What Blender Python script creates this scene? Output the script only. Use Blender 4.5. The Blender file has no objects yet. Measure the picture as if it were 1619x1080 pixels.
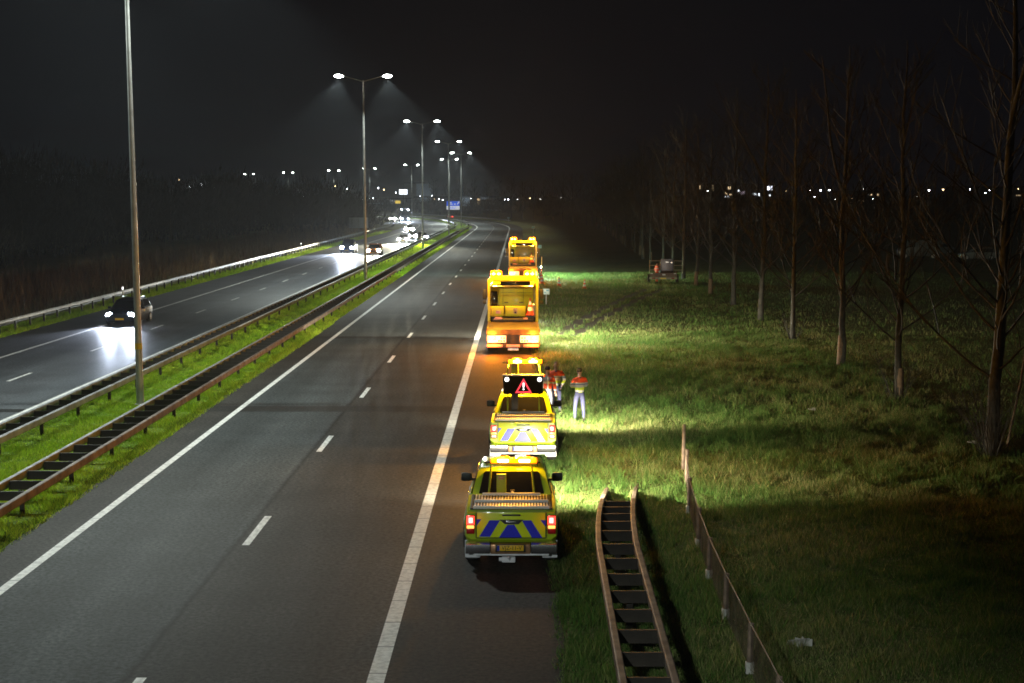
import bpy, bmesh, math, random
import numpy as np
from mathutils import Vector, Matrix
R = math.radians
SC = bpy.context.scene
COL = SC.collection
rnd = random.Random(7)

# ------------------------------------------------------------------ camera, world, exposure
CH = 7.4                       # eye height on the overpass (m)
FPX, CX, PY = 2430.0, 809.5, 645.0
PITCH = math.atan((PY - 310) / FPX)
cam = bpy.data.cameras.new('camera')
cam.sensor_width = 36.0
cam.lens = FPX / 1619 * 36
cam.shift_y = (PY - 540) / 1619
cam.clip_start, cam.clip_end = 0.5, 9000
cam_o = bpy.data.objects.new('camera', cam)
cam_o.location = (0, 0, CH)
cam_o.rotation_euler = (R(90) - PITCH, 0, 0)
COL.objects.link(cam_o)
SC.camera = cam_o

w = bpy.data.worlds.new('World'); SC.world = w
w.use_nodes = True
wn = w.node_tree
sky = wn.nodes.new('ShaderNodeTexSky'); sky.sky_type = 'NISHITA'; sky.sun_disc = False
sky.sun_elevation = R(-6.5); sky.sun_rotation = R(200)
sky.air_density = 1.0; sky.dust_density = 1.0
bg = wn.nodes['Background']; bg.inputs['Strength'].default_value = SKY_STRENGTH = 0.15
night = wn.nodes.new('ShaderNodeMix'); night.data_type = 'RGBA'; night.blend_type = 'ADD'; night.inputs['Factor'].default_value = 1
night.inputs['B'].default_value = (.011, .012, .019, 1)      # faint glow of the town under a moonless sky
wn.links.new(sky.outputs['Color'], night.inputs['A']); wn.links.new(night.outputs['Result'], bg.inputs['Color'])

SC.view_settings.view_transform = 'Standard'
SC.view_settings.look = 'None'
SC.view_settings.gamma = 1
SC.view_settings.exposure = 0.22
SC.render.engine = 'CYCLES'
cy = SC.cycles
cy.use_denoising = True; cy.filter_width = 1.7
cy.max_bounces = 4; cy.diffuse_bounces = 2; cy.glossy_bounces = 2; cy.transmission_bounces = 3
cy.volume_bounces = 0; cy.transparent_max_bounces = 6
cy.sample_clamp_indirect = 3.0
cy.caustics_reflective = False; cy.caustics_refractive = False

# light levels, all in one place (watts)
W_STREET, W_HEAD, W_BEACON, W_TRUCKHEAD = 7000, 6000, 40, 12000

W_NEAR = 3.3

# ------------------------------------------------------------------ helpers
def ground(x, y, z=0.0):
    """point of the photograph -> point of the place at height z"""
    p = PITCH; u = (x - CX) / FPX; v = (y - PY) / FPX
    t = (CH - z) / (math.sin(p) + v * math.cos(p))
    return Vector((u * t, (math.cos(p) - v * math.sin(p)) * t, z))

def away(x, y, d):
    """the point d metres ahead seen at (x, y)"""
    p = PITCH; u = (x - CX) / FPX; v = (y - PY) / FPX
    t = d / (math.cos(p) - v * math.sin(p))
    return Vector((u * t, d, CH - t * (math.sin(p) + v * math.cos(p))))

def axis_x(Y):
    return -13.55 + 0.00464 * Y - 0.00077 * max(0.0, Y - 350) ** 2
def axis_s(Y):
    return 0.00464 - 0.00154 * max(0.0, Y - 350)
def road(Y, o, z=0.0):
    """point at lateral offset o from the middle of the median"""
    s = axis_s(Y); n = math.hypot(1, s)
    return Vector((axis_x(Y) + o / n, Y - o * s / n, z))
def road_ang(Y):
    return math.atan(-axis_s(Y))          # heading turned left (+)

def tag(o, label=None, cat=None, group=None, kind=None):
    if label: o['label'] = label
    if cat: o['category'] = cat
    if group: o['group'] = group
    if kind: o['kind'] = kind
    return o
def empty(name, loc=(0, 0, 0), rz=0.0):
    o = bpy.data.objects.new(name, None); COL.objects.link(o)
    o.empty_display_size = 0.2
    o.location = loc; o.rotation_euler = (0, 0, rz)
    return o
def copy_tree(o, parent=None):
    c = o.copy(); COL.objects.link(c)
    if parent is not None: c.parent = parent
    for ch in list(o.children): copy_tree(ch, c)
    return c

def mat(name, col, rough=0.55, metal=0.0, var=0.12, scale=6.0, bump=0.0, bscale=None, emit=None, estr=0.0, col2=None, coat=0.0, spec=None):
    m = bpy.data.materials.new(name); m.use_nodes = True
    nt = m.node_tree; N = nt.nodes; b = N['Principled BSDF']
    b.inputs['Roughness'].default_value = rough
    b.inputs['Metallic'].default_value = metal
    if coat: b.inputs['Coat Weight'].default_value = coat; b.inputs['Coat Roughness'].default_value = 0.08
    if spec is not None: b.inputs['Specular IOR Level'].default_value = spec
    tc = N.new('ShaderNodeTexCoord')
    nz = N.new('ShaderNodeTexNoise'); nz.inputs['Scale'].default_value = scale; nz.inputs['Detail'].default_value = 5
    nt.links.new(tc.outputs['Object'], nz.inputs['Vector'])
    cr = N.new('ShaderNodeValToRGB')
    lo = [c * (1 - var) for c in col[:3]]
    hi = list(col2[:3]) if col2 else [min(1, c * (1 + var)) for c in col[:3]]
    cr.color_ramp.elements[0].position = 0.35; cr.color_ramp.elements[0].color = (*lo, 1)
    cr.color_ramp.elements[1].position = 0.65; cr.color_ramp.elements[1].color = (*hi, 1)
    nt.links.new(nz.outputs['Fac'], cr.inputs['Fac'])
    nt.links.new(cr.outputs['Color'], b.inputs['Base Color'])
    if bump:
        bp = N.new('ShaderNodeBump'); bp.inputs['Strength'].default_value = bump; bp.inputs['Distance'].default_value = 0.02
        n2 = N.new('ShaderNodeTexNoise'); n2.inputs['Scale'].default_value = bscale or scale * 4; n2.inputs['Detail'].default_value = 4
        nt.links.new(tc.outputs['Object'], n2.inputs['Vector'])
        nt.links.new(n2.outputs['Fac'], bp.inputs['Height']); nt.links.new(bp.outputs['Normal'], b.inputs['Normal'])
    if emit:
        b.inputs['Emission Color'].default_value = (*emit, 1); b.inputs['Emission Strength'].default_value = estr
        m.cycles.emission_sampling = 'NONE'
    return m

class MB:
    """collects shapes, builds ONE mesh object"""
    def __init__(s): s.bm = bmesh.new()
    def _mi(s, faces, mi):
        for f in faces: f.material_index = mi
    def box(s, c, d, mi=0, bev=0.0, rot=None, taper=None):
        r = bmesh.ops.create_cube(s.bm, size=1.0)
        vs = r['verts']
        for v in vs:
            tx = ty = 1.0
            if taper and v.co.z > 0: tx, ty = taper
            v.co = Vector((v.co.x * d[0] * tx, v.co.y * d[1] * ty, v.co.z * d[2]))
        fs = list({f for v in vs for f in v.link_faces}); s._mi(fs, mi)
        if bev:
            es = list({e for v in vs for e in v.link_edges})
            q = bmesh.ops.bevel(s.bm, geom=es, offset=bev, segments=2, affect='EDGES', profile=0.6)
            vs = list({v for f in q['faces'] for v in f.verts} | {v for v in vs if v.is_valid})
            s._mi(q['faces'], mi)
        M = Matrix.Translation(c) @ (rot.to_4x4() if rot is not None else Matrix())
        for v in vs: v.co = M @ v.co
        return s
    def cyl(s, a, b, r0, r1=None, n=12, mi=0, caps=True):
        a, b = Vector(a), Vector(b); r1 = r0 if r1 is None else r1
        z = (b - a).normalized(); x = z.orthogonal().normalized(); y = z.cross(x)
        A = []; B = []
        for k in range(n):
            t = 2 * math.pi * k / n; d = x * math.cos(t) + y * math.sin(t)
            A.append(s.bm.verts.new(a + d * r0)); B.append(s.bm.verts.new(b + d * r1))
        fs = [s.bm.faces.new((A[k], A[(k + 1) % n], B[(k + 1) % n], B[k])) for k in range(n)]
        if caps: fs.append(s.bm.faces.new(A[::-1])); fs.append(s.bm.faces.new(B))
        s._mi(fs, mi); return s
    def ball(s, c, r, mi=0, seg=12, sc=(1, 1, 1)):
        q = bmesh.ops.create_uvsphere(s.bm, u_segments=seg, v_segments=max(6, seg // 2), radius=r)
        for v in q['verts']: v.co = Vector((v.co.x * sc[0], v.co.y * sc[1], v.co.z * sc[2])) + Vector(c)
        s._mi({f for v in q['verts'] for f in v.link_faces}, mi); return s
    def poly(s, pts, mi=0):
        f = s.bm.faces.new([s.bm.verts.new(p) for p in pts]); f.material_index = mi; return s
    def prism(s, pts, d, mi=0):
        """polygon (3-D points) pushed along vector d"""
        d = Vector(d)
        A = [s.bm.verts.new(p) for p in pts]; B = [s.bm.verts.new(Vector(p) + d) for p in pts]
        n = len(A)
        fs = [s.bm.faces.new(A[::-1]), s.bm.faces.new(B)]
        fs += [s.bm.faces.new((A[k], A[(k + 1) % n], B[(k + 1) % n], B[k])) for k in range(n)]
        s._mi(fs, mi); return s
    def rings(s, rings, mi=0, caps=True):
        V = [[s.bm.verts.new(p) for p in r] for r in rings]; n = len(V[0]); fs = []
        for a, b in zip(V, V[1:]):
            for k in range(n): fs.append(s.bm.faces.new((a[k], a[(k + 1) % n], b[(k + 1) % n], b[k])))
        if caps: fs.append(s.bm.faces.new(V[0][::-1])); fs.append(s.bm.faces.new(V[-1]))
        s._mi(fs, mi); return s
    def loft(s, secs, mi=0):
        """secs: (y, [(half width, z), ...] bottom to top), mirrored left and right"""
        return s.rings([[(h, y, z) for h, z in pr] + [(-h, y, z) for h, z in reversed(pr)] for y, pr in secs], mi)
    def build(s, name, mats, parent=None, loc=(0, 0, 0), smooth=35, rot=(0, 0, 0)):
        bmesh.ops.recalc_face_normals(s.bm, faces=s.bm.faces)
        me = bpy.data.meshes.new(name); s.bm.to_mesh(me); s.bm.free()
        for m in (mats if isinstance(mats, (list, tuple)) else [mats]): me.materials.append(m)
        if smooth:
            me.shade_smooth(); me.set_sharp_from_angle(angle=R(smooth))
        o = bpy.data.objects.new(name, me); COL.objects.link(o)
        o.location = loc; o.rotation_euler = rot
        if parent is not None: o.parent = parent
        return o

def np_mesh(name, verts, faces, material, parent=None, cols=None):
    """verts (n,3), faces (m,k) arrays -> one mesh object"""
    me = bpy.data.meshes.new(name)
    verts = np.asarray(verts, np.float32); faces = np.asarray(faces, np.int32)
    k = faces.shape[1]
    me.vertices.add(len(verts)); me.vertices.foreach_set('co', verts.ravel())
    me.loops.add(faces.size); me.loops.foreach_set('vertex_index', faces.ravel())
    me.polygons.add(len(faces))
    me.polygons.foreach_set('loop_start', np.arange(len(faces), dtype=np.int32) * k)
    me.polygons.foreach_set('loop_total', np.full(len(faces), k, np.int32))
    if cols is not None:
        at = me.color_attributes.new('tint', 'FLOAT_COLOR', 'POINT')
        at.data.foreach_set('color', np.asarray(cols, np.float32).ravel())
    me.update(calc_edges=True)
    me.materials.append(material)
    o = bpy.data.objects.new(name, me); COL.objects.link(o)
    if parent is not None: o.parent = parent
    return o

def text_obj(name, body, size, m, parent, loc, rot=(R(90), 0, 0), ext=0.001, xs=1.0):
    cu = bpy.data.curves.new('lettering', 'FONT'); cu.body = body; cu.size = size; cu.extrude = ext
    cu.align_x = 'CENTER'; cu.align_y = 'CENTER'
    t = bpy.data.objects.new('lettering', cu); COL.objects.link(t)
    bpy.context.view_layer.update()
    me = bpy.data.meshes.new_from_object(t.evaluated_get(bpy.context.evaluated_depsgraph_get()))
    bpy.data.objects.remove(t); bpy.data.curves.remove(cu)
    me.materials.clear(); me.materials.append(m)
    o = bpy.data.objects.new(name, me); COL.objects.link(o)
    o.parent = parent; o.location = loc; o.rotation_euler = rot; o.scale = (xs, 1, 1)
    return o

def lamp(kind, energy, col, parent, loc, rot=(0, 0, 0), radius=0.05, size=None, blend=0.3, dip=None):
    L = bpy.data.lights.new('light', kind); L.energy = energy; L.color = col; L.shadow_soft_size = radius
    if kind == 'SPOT': L.spot_size = R(size); L.spot_blend = blend
    o = bpy.data.objects.new('light', L); COL.objects.link(o)
    o.parent = parent; o.location = loc; o.rotation_euler = rot
    if dip:         # dipped beam: cut off above the horizon
        L.use_nodes = True; nt = L.node_tree; N = nt.nodes
        tc = N.new('ShaderNodeTexCoord'); sp_ = N.new('ShaderNodeSeparateXYZ'); nt.links.new(tc.outputs['Normal'], sp_.inputs[0])
        mr = N.new('ShaderNodeMapRange'); mr.interpolation_type = 'SMOOTHSTEP'; mr.inputs['From Min'].default_value = -.03; mr.inputs['From Max'].default_value = .19
        mr.inputs['To Min'].default_value = 1.0; mr.inputs['To Max'].default_value = .0
        m2 = N.new('ShaderNodeMapRange'); m2.interpolation_type = 'SMOOTHSTEP'; m2.inputs['From Min'].default_value = -.55; m2.inputs['From Max'].default_value = -.05
        m2.inputs['To Min'].default_value = .05; m2.inputs['To Max'].default_value = 1.0
        ml = N.new('ShaderNodeMath'); ml.operation = 'MULTIPLY'
        for q in (mr, m2): nt.links.new(sp_.outputs[dip], q.inputs['Value'])
        nt.links.new(mr.outputs[0], ml.inputs[0]); nt.links.new(m2.outputs[0], ml.inputs[1]); nt.links.new(ml.outputs[0], N['Emission'].inputs['Strength'])
    return o

# ------------------------------------------------------------------ materials
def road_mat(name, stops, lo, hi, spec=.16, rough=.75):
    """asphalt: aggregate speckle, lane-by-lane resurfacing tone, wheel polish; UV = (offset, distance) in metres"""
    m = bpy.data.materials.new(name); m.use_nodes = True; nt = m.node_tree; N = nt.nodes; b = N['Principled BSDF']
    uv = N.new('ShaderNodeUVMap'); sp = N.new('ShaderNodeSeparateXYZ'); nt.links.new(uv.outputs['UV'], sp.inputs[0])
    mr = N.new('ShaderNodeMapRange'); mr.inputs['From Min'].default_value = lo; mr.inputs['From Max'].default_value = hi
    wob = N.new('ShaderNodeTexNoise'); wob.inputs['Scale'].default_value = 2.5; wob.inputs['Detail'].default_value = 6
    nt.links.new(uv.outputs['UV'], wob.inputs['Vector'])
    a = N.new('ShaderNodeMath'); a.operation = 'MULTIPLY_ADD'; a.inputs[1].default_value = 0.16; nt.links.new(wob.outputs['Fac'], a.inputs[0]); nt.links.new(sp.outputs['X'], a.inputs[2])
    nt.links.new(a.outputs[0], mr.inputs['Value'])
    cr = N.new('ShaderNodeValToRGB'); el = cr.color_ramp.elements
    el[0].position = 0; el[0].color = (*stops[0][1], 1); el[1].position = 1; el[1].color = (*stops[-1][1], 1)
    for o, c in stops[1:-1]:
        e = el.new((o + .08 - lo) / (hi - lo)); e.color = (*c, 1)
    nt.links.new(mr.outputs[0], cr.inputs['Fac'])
    # long streaks along the road
    mp = N.new('ShaderNodeMapping'); mp.inputs['Scale'].default_value = (2.2, 0.05, 1); nt.links.new(uv.outputs['UV'], mp.inputs['Vector'])
    st = N.new('ShaderNodeTexNoise'); st.inputs['Scale'].default_value = 1.0; st.inputs['Detail'].default_value = 6; nt.links.new(mp.outputs[0], st.inputs['Vector'])
    sr = N.new('ShaderNodeMapRange'); sr.inputs['From Min'].default_value = .3; sr.inputs['From Max'].default_value = .7; sr.inputs['To Min'].default_value = .86; sr.inputs['To Max'].default_value = 1.14
    nt.links.new(st.outputs['Fac'], sr.inputs['Value'])
    mx = N.new('ShaderNodeMix'); mx.data_type = 'RGBA'; mx.blend_type = 'MULTIPLY'; mx.inputs['Factor'].default_value = 1
    nt.links.new(cr.outputs['Color'], mx.inputs['A']); nt.links.new(sr.outputs[0], mx.inputs['B'])
    # aggregate
    ag = N.new('ShaderNodeTexNoise'); ag.inputs['Scale'].default_value = 11; ag.inputs['Detail'].default_value = 4; ag.inputs['Roughness'].default_value = .75; nt.links.new(uv.outputs['UV'], ag.inputs['Vector'])
    ar = N.new('ShaderNodeMapRange'); ar.inputs['From Min'].default_value = .36; ar.inputs['From Max'].default_value = .64; ar.inputs['To Min'].default_value = .25; ar.inputs['To Max'].default_value = 1.85
    nt.links.new(ag.outputs['Fac'], ar.inputs['Value'])
    m2 = N.new('ShaderNodeMix'); m2.data_type = 'RGBA'; m2.blend_type = 'MULTIPLY'; m2.inputs['Factor'].default_value = 1
    nt.links.new(mx.outputs['Result'], m2.inputs['A']); nt.links.new(ar.outputs[0], m2.inputs['B'])
    pa = N.new('ShaderNodeTexNoise'); pa.inputs['Scale'].default_value = .35; pa.inputs['Detail'].default_value = 7; pa.inputs['Roughness'].default_value = .62; nt.links.new(uv.outputs['UV'], pa.inputs['Vector'])
    pr = N.new('ShaderNodeMapRange'); pr.inputs['From Min'].default_value = .32; pr.inputs['From Max'].default_value = .68; pr.inputs['To Min'].default_value = .74; pr.inputs['To Max'].default_value = 1.26
    nt.links.new(pa.outputs['Fac'], pr.inputs['Value'])
    m3 = N.new('ShaderNodeMix'); m3.data_type = 'RGBA'; m3.blend_type = 'MULTIPLY'; m3.inputs['Factor'].default_value = 1
    nt.links.new(m2.outputs['Result'], m3.inputs['A']); nt.links.new(pr.outputs[0], m3.inputs['B'])
    nt.links.new(m3.outputs['Result'], b.inputs['Base Color'])
    b.inputs['Roughness'].default_value = rough
    b.inputs['Specular IOR Level'].default_value = spec
    bp = N.new('ShaderNodeBump'); bp.inputs['Strength'].default_value = .35; bp.inputs['Distance'].default_value = .01
    nt.links.new(ag.outputs['Fac'], bp.inputs['Height']); nt.links.new(bp.outputs['Normal'], b.inputs['Normal'])
    return m

def paint_mat():
    m = bpy.data.materials.new('road_paint'); m.use_nodes = True; nt = m.node_tree; N = nt.nodes; b = N['Principled BSDF']
    uv = N.new('ShaderNodeUVMap'); sp = N.new('ShaderNodeSeparateXYZ'); nt.links.new(uv.outputs['UV'], sp.inputs[0])
    q = N.new('ShaderNodeMath'); q.operation = 'MULTIPLY'; q.inputs[1].default_value = 1 / 1.45; nt.links.new(sp.outputs['Y'], q.inputs[0])
    fr = N.new('ShaderNodeMath'); fr.operation = 'FRACT'; nt.links.new(q.outputs[0], fr.inputs[0])
    gt = N.new('ShaderNodeMath'); gt.operation = 'GREATER_THAN'; gt.inputs[1].default_value = 0.035; nt.links.new(fr.outputs[0], gt.inputs[0])
    nz = N.new('ShaderNodeTexNoise'); nz.inputs['Scale'].default_value = 9; nz.inputs['Detail'].default_value = 8; nt.links.new(uv.outputs['UV'], nz.inputs['Vector'])
    cr = N.new('ShaderNodeValToRGB'); cr.color_ramp.elements[0].position = .3; cr.color_ramp.elements[0].color = (.5, .5, .48, 1); cr.color_ramp.elements[1].position = .6; cr.color_ramp.elements[1].color = (.85, .85, .82, 1)
    nt.links.new(nz.outputs['Fac'], cr.inputs['Fac'])
    mx = N.new('ShaderNodeMix'); mx.data_type = 'RGBA'; mx.inputs['A'].default_value = (.3, .3, .3, 1)
    nt.links.new(gt.outputs[0], mx.inputs['Factor']); nt.links.new(cr.outputs['Color'], mx.inputs['B']); nt.links.new(mx.outputs['Result'], b.inputs['Base Color'])
    b.inputs['Roughness'].default_value = .6
    return m

def grass_mat(name, k):
    m = bpy.data.materials.new(name); m.use_nodes = True; nt = m.node_tree; N = nt.nodes; b = N['Principled BSDF']
    tc = N.new('ShaderNodeTexCoord')
    def noise(sc, det=6, ro=.6):
        n = N.new('ShaderNodeTexNoise'); n.inputs['Scale'].default_value = sc; n.inputs['Detail'].default_value = det; n.inputs['Roughness'].default_value = ro
        nt.links.new(tc.outputs['Object'], n.inputs['Vector']); return n
    big, mid, fine = noise(.16), noise(1.1, 6, .65), noise(9, 6, .7)
    def ramp(n, a, b_, p0=.35, p1=.65):
        c = N.new('ShaderNodeValToRGB'); c.color_ramp.elements[0].position = p0; c.color_ramp.elements[0].color = (*a, 1); c.color_ramp.elements[1].position = p1; c.color_ramp.elements[1].color = (*b_, 1)
        nt.links.new(n.outputs['Fac'], c.inputs['Fac']); return c
    c1 = ramp(big, k[0], k[1])
    c2 = ramp(mid, k[2], k[3], .3, .72)
    c3 = ramp(fine, (.35, .35, .3), (1.5, 1.5, 1.4), .3, .7)
    x1 = N.new('ShaderNodeMix'); x1.data_type = 'RGBA'; x1.inputs['Factor'].default_value = .5; nt.links.new(c1.outputs[0], x1.inputs['A']); nt.links.new(c2.outputs[0], x1.inputs['B'])
    x2 = N.new('ShaderNodeMix'); x2.data_type = 'RGBA'; x2.blend_type = 'MULTIPLY'; x2.inputs['Factor'].default_value = 1; nt.links.new(x1.outputs['Result'], x2.inputs['A']); nt.links.new(c3.outputs[0], x2.inputs['B'])
    nt.links.new(x2.outputs['Result'], b.inputs['Base Color'])
    b.inputs['Roughness'].default_value = .9; b.inputs['Specular IOR Level'].default_value = .15
    bp = N.new('ShaderNodeBump'); bp.inputs['Strength'].default_value = .9; bp.inputs['Distance'].default_value = .12
    ad = N.new('ShaderNodeMath'); ad.operation = 'ADD'; nt.links.new(mid.outputs['Fac'], ad.inputs[0]); nt.links.new(fine.outputs['Fac'], ad.inputs[1])
    nt.links.new(ad.outputs[0], bp.inputs['Height']); nt.links.new(bp.outputs['Normal'], b.inputs['Normal'])
    return m

def tint_mat(name, rough=.8, trans=0.25):
    m = bpy.data.materials.new(name); m.use_nodes = True; nt = m.node_tree; N = nt.nodes; b = N['Principled BSDF']
    a = N.new('ShaderNodeVertexColor'); a.layer_name = 'tint'
    nt.links.new(a.outputs['Color'], b.inputs['Base Color'])
    b.inputs['Roughness'].default_value = rough; b.inputs['Specular IOR Level'].default_value = .2
    if trans:      # thin leaves let light through
        t = N.new('ShaderNodeBsdfTranslucent'); nt.links.new(a.outputs['Color'], t.inputs['Color'])
        mx = N.new('ShaderNodeMixShader'); mx.inputs[0].default_value = trans
        nt.links.new(b.outputs[0], mx.inputs[1]); nt.links.new(t.outputs[0], mx.inputs[2]); nt.links.new(mx.outputs[0], N['Material Output'].inputs['Surface'])
    return m

AMBER = (1.0, .41, .022); COOL = (.90, 1.0, .93); BLUEW = (.70, .80, 1.0); WARMW = (1.0, .92, .68)
M = dict(
    turf=grass_mat('turf', [(.09, .11, .03), (.18, .17, .07), (.06, .085, .02), (.24, .215, .10)]), lushlit=grass_mat('lush_lit_turf', [(.10, .22, .018), (.20, .27, .035), (.08, .16, .015), (.24, .30, .05)]), blades=tint_mat('grass_blades', trans=.4), dry=tint_mat('dry_stems', trans=0), paint=paint_mat(),
    galv=mat('galvanised_steel', (.15, .155, .15), .55, .5, .25, 3, .15, 30),
    railtop=mat('weathered_rail_steel', (.26, .27, .28), .6, .3, .3, 2.2, .2, 25),
    rust=mat('rust_brown_rail', (.10, .072, .058), .65, .15, .4, 2.5, .25, 25, col2=(.20, .155, .125)),
    dsteel=mat('dark_spacer_steel', (.026, .020, .015), .6, .4, .4, 3, .2, 30),
    mast=mat('mast_grey', (.36, .37, .36), .45, .35, .15, 2.5),
    yellowband=mat('yellow_band', (.6, .4, .02), .5),
    lens=mat('lamp_lens', (.9, .95, .95), .3, emit=COOL, estr=60),
    white=mat('white_paint', (.75, .76, .75), .5, var=.06),
    flap=mat('white_mudflap', (.80, .81, .86), .55, var=.1, scale=9),
    lime=mat('lime_paint', (.47, .66, .015), .28, 0, .04, 3, coat=.6),
    limedull=mat('lime_box', (.40, .47, .03), .45, 0, .05, 3),
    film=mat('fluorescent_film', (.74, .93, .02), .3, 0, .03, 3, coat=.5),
    blue=mat('reflective_blue', (.03, .04, .72), .3, 0, .08, 40),
    glass=mat('dark_glass', (.012, .013, .015), .06, 0, .1, 2, coat=.5),
    black=mat('black_plastic', (.018, .018, .018), .5, var=.25, scale=12),
    rubber=mat('tyre_rubber', (.022, .021, .02), .85, var=.25, scale=20),
    rim=mat('alloy_rim', (.45, .45, .46), .3, .9),
    chrome=mat('bumper_chrome', (.72, .72, .78), .24, .93, .06, 3),
    copper=mat('bumper_step', (.42, .23, .12), .4, .6, .2, 9),
    alu=mat('ribbed_aluminium', (.66, .64, .6), .4, .5, .15, 6),
    plate=mat('number_plate_yellow', (.85, .52, .02), .4, var=.05),
    ink=mat('black_lettering', (.01, .01, .01), .5),
    euro=mat('plate_blue', (.01, .03, .4), .4),
    tail=mat('tail_lamp_red', (.4, .01, .01), .2, emit=(1, .035, .025), estr=4),
    taildim=mat('tail_lamp_unlit', (.3, .012, .015), .15, coat=.6),
    brakecore=mat('tail_lamp_core', (.8, .3, .3), .2, emit=(1, .25, .2), estr=7),
    orangelens=mat('amber_lens', (.7, .3, .08), .2, emit=(1, .3, .06), estr=3),
    beacon=mat('amber_beacon', (.8, .35, .02), .2, emit=(1, .55, .08), estr=40), dome=mat('amber_dome', (.8, .3, .01), .3, emit=(1, .13, .0), estr=4.5),
    flash=mat('amber_flasher', (.8, .35, .02), .2, emit=(1, .36, .04), estr=16),
    headlamp=mat('headlamp_lens', (.9, .9, .9), .1, emit=BLUEW, estr=220),
    headwarm=mat('warm_headlamp_lens', (.9, .9, .9), .1, emit=(1, .95, .86), estr=220),
    truckyellow=mat('tow_truck_yellow', (.60, .50, .008), .35, 0, .06, 2, coat=.1),
    deck=mat('worn_steel_deck', (.06, .042, .026), .5, .3, .45, 3, .3, 20, col2=(.13, .085, .045)),
    chassis=mat('chassis_black', (.025, .022, .02), .6, .2, .3, 8),
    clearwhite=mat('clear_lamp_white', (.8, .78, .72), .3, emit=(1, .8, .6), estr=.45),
    redwhite=mat('marker_board', (.7, .3, .25), .4, var=.3, scale=5),
    orange=mat('cone_orange', (.85, .09, .02), .5), refl=mat('reflective_white', (.85, .86, .88), .35),
    trousers=mat('grey_blue_trousers', (.045, .048, .11), .85, var=.2, scale=14),
    skin=mat('skin', (.50, .30, .22), .6, var=.08), hair=mat('dark_hair', (.03, .02, .015), .8),
    bark=mat('grey_bark', (.044, .043, .036), .9, 0, .4, 5, .6, 14), twig=mat('twig_bark', (.030, .028, .023), .85, 0, .3, 4),
    guard=mat('pale_bark_guard', (.16, .11, .07), .85, 0, .25, 6, .3, 20),
    wood=mat('weathered_post_wood', (.21, .15, .11), .85, 0, .35, 6, .4, 30), concrete=mat('concrete_foot', (.48, .47, .44), .85),
    mud=mat('rutted_mud', (.06, .045, .028), .8, 0, .4, 3, .6, 9),
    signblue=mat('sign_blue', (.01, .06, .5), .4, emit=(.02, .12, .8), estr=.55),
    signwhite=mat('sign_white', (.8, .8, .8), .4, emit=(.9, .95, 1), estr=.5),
    signback=mat('sign_back_grey', (.22, .23, .25), .6, .3),
    board=mat('matt_black_board', (.005, .005, .005), .9, spec=.05),
    led=mat('led_white', (.3, .3, .3), .3, emit=(1, .98, .95), estr=3), ledred=mat('led_red', (.05, .002, .002), .6, emit=(1, .05, .07), estr=1.5),
)
# ------------------------------------------------------------------ the setting: field, carriageways, markings
g = MB(); n = 28
xs = [-4200, -1500, -500, -150, -60, -30, -10, 10, 30, 60, 150, 500, 1500, 4200]; ys = [-250, -60, 0, 40, 90, 160, 300, 600, 1200, 2500, 5200]
V = [[g.bm.verts.new((x, y, 0)) for x in xs] for y in ys]
for a, b_ in zip(V, V[1:]):
    for k in range(len(xs) - 1): g.bm.faces.new((a[k], a[k + 1], b_[k + 1], b_[k]))
tag(g.build('ground', M['turf'], smooth=0), kind='structure')

def strip(name, o0, o1, Y0, Y1, z, material, step=6.0, kind='structure', jag=0.0, seed=1):
    """a sheet along the road between two lateral offsets, UV = (offset, distance)"""
    r = np.random.RandomState(seed)
    k = max(2, int((Y1 - Y0) / step) + 1); Ys = np.linspace(Y0, Y1, k)
    no = 4 if o1 - o0 > 3 else 2
    os_ = np.linspace(o0, o1, no)
    bm = bmesh.new(); uvl = bm.loops.layers.uv.new('UVMap'); rows = []
    for Y in Ys:
        j0, j1 = (r.rand(2) - .5) * jag
        rows.append([(bm.verts.new(road(Y, o + (j0 if i == 0 else j1 if i == no - 1 else 0), z)), (o, Y)) for i, o in enumerate(os_)])
    for a, b_ in zip(rows, rows[1:]):
        for k in range(no - 1):
            q = (a[k], a[k + 1], b_[k + 1], b_[k]); f = bm.faces.new([v for v, _ in q])
            for lp, (_, uv) in zip(f.loops, q): lp[uvl].uv = uv
    me = bpy.data.meshes.new(name); bm.to_mesh(me); bm.free(); me.materials.append(material)
    o = bpy.data.objects.new(name, me); COL.objects.link(o)
    return tag(o, kind=kind)

A_L, A_M, A_R, A_S = (.054, .062, .064), (.040, .041, .039), (.034, .033, .030), (.027, .0235, .020)
asph_r = road_mat('asphalt_northbound', [(2.6, (.038, .037, .034)), (3.5, (.04, .039, .036)), (3.95, A_L), (4.9, (.040, .046, .047)), (5.7, A_L), (6.7, (.042, .048, .049)), (7.38, A_L), (7.5, (.012, .012, .012)), (7.58, A_M),
                                          (8.6, A_R), (9.5, A_M), (10.5, A_R), (11.2, A_M), (11.6, A_S), (12.6, (.028, .024, .02)), (14.3, (.021, .019, .017))], 2.6, 14.3)
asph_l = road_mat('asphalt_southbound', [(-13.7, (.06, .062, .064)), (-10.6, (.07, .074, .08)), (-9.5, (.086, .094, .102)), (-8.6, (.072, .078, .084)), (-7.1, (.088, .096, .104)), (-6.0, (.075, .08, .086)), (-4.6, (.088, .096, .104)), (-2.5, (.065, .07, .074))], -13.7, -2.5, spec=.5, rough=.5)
strip('ground', -2.6, 2.75, -60, 640, .006, M['lushlit'], 6)  # median turf brightened in colour for the lamplight on it
strip('road', 2.62, 14.27, -120, 900, .02, asph_r, 1.5, jag=.10)
strip('road', -13.7, -2.45, -120, 900, .02, asph_l, 3, jag=.12, seed=2)
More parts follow.
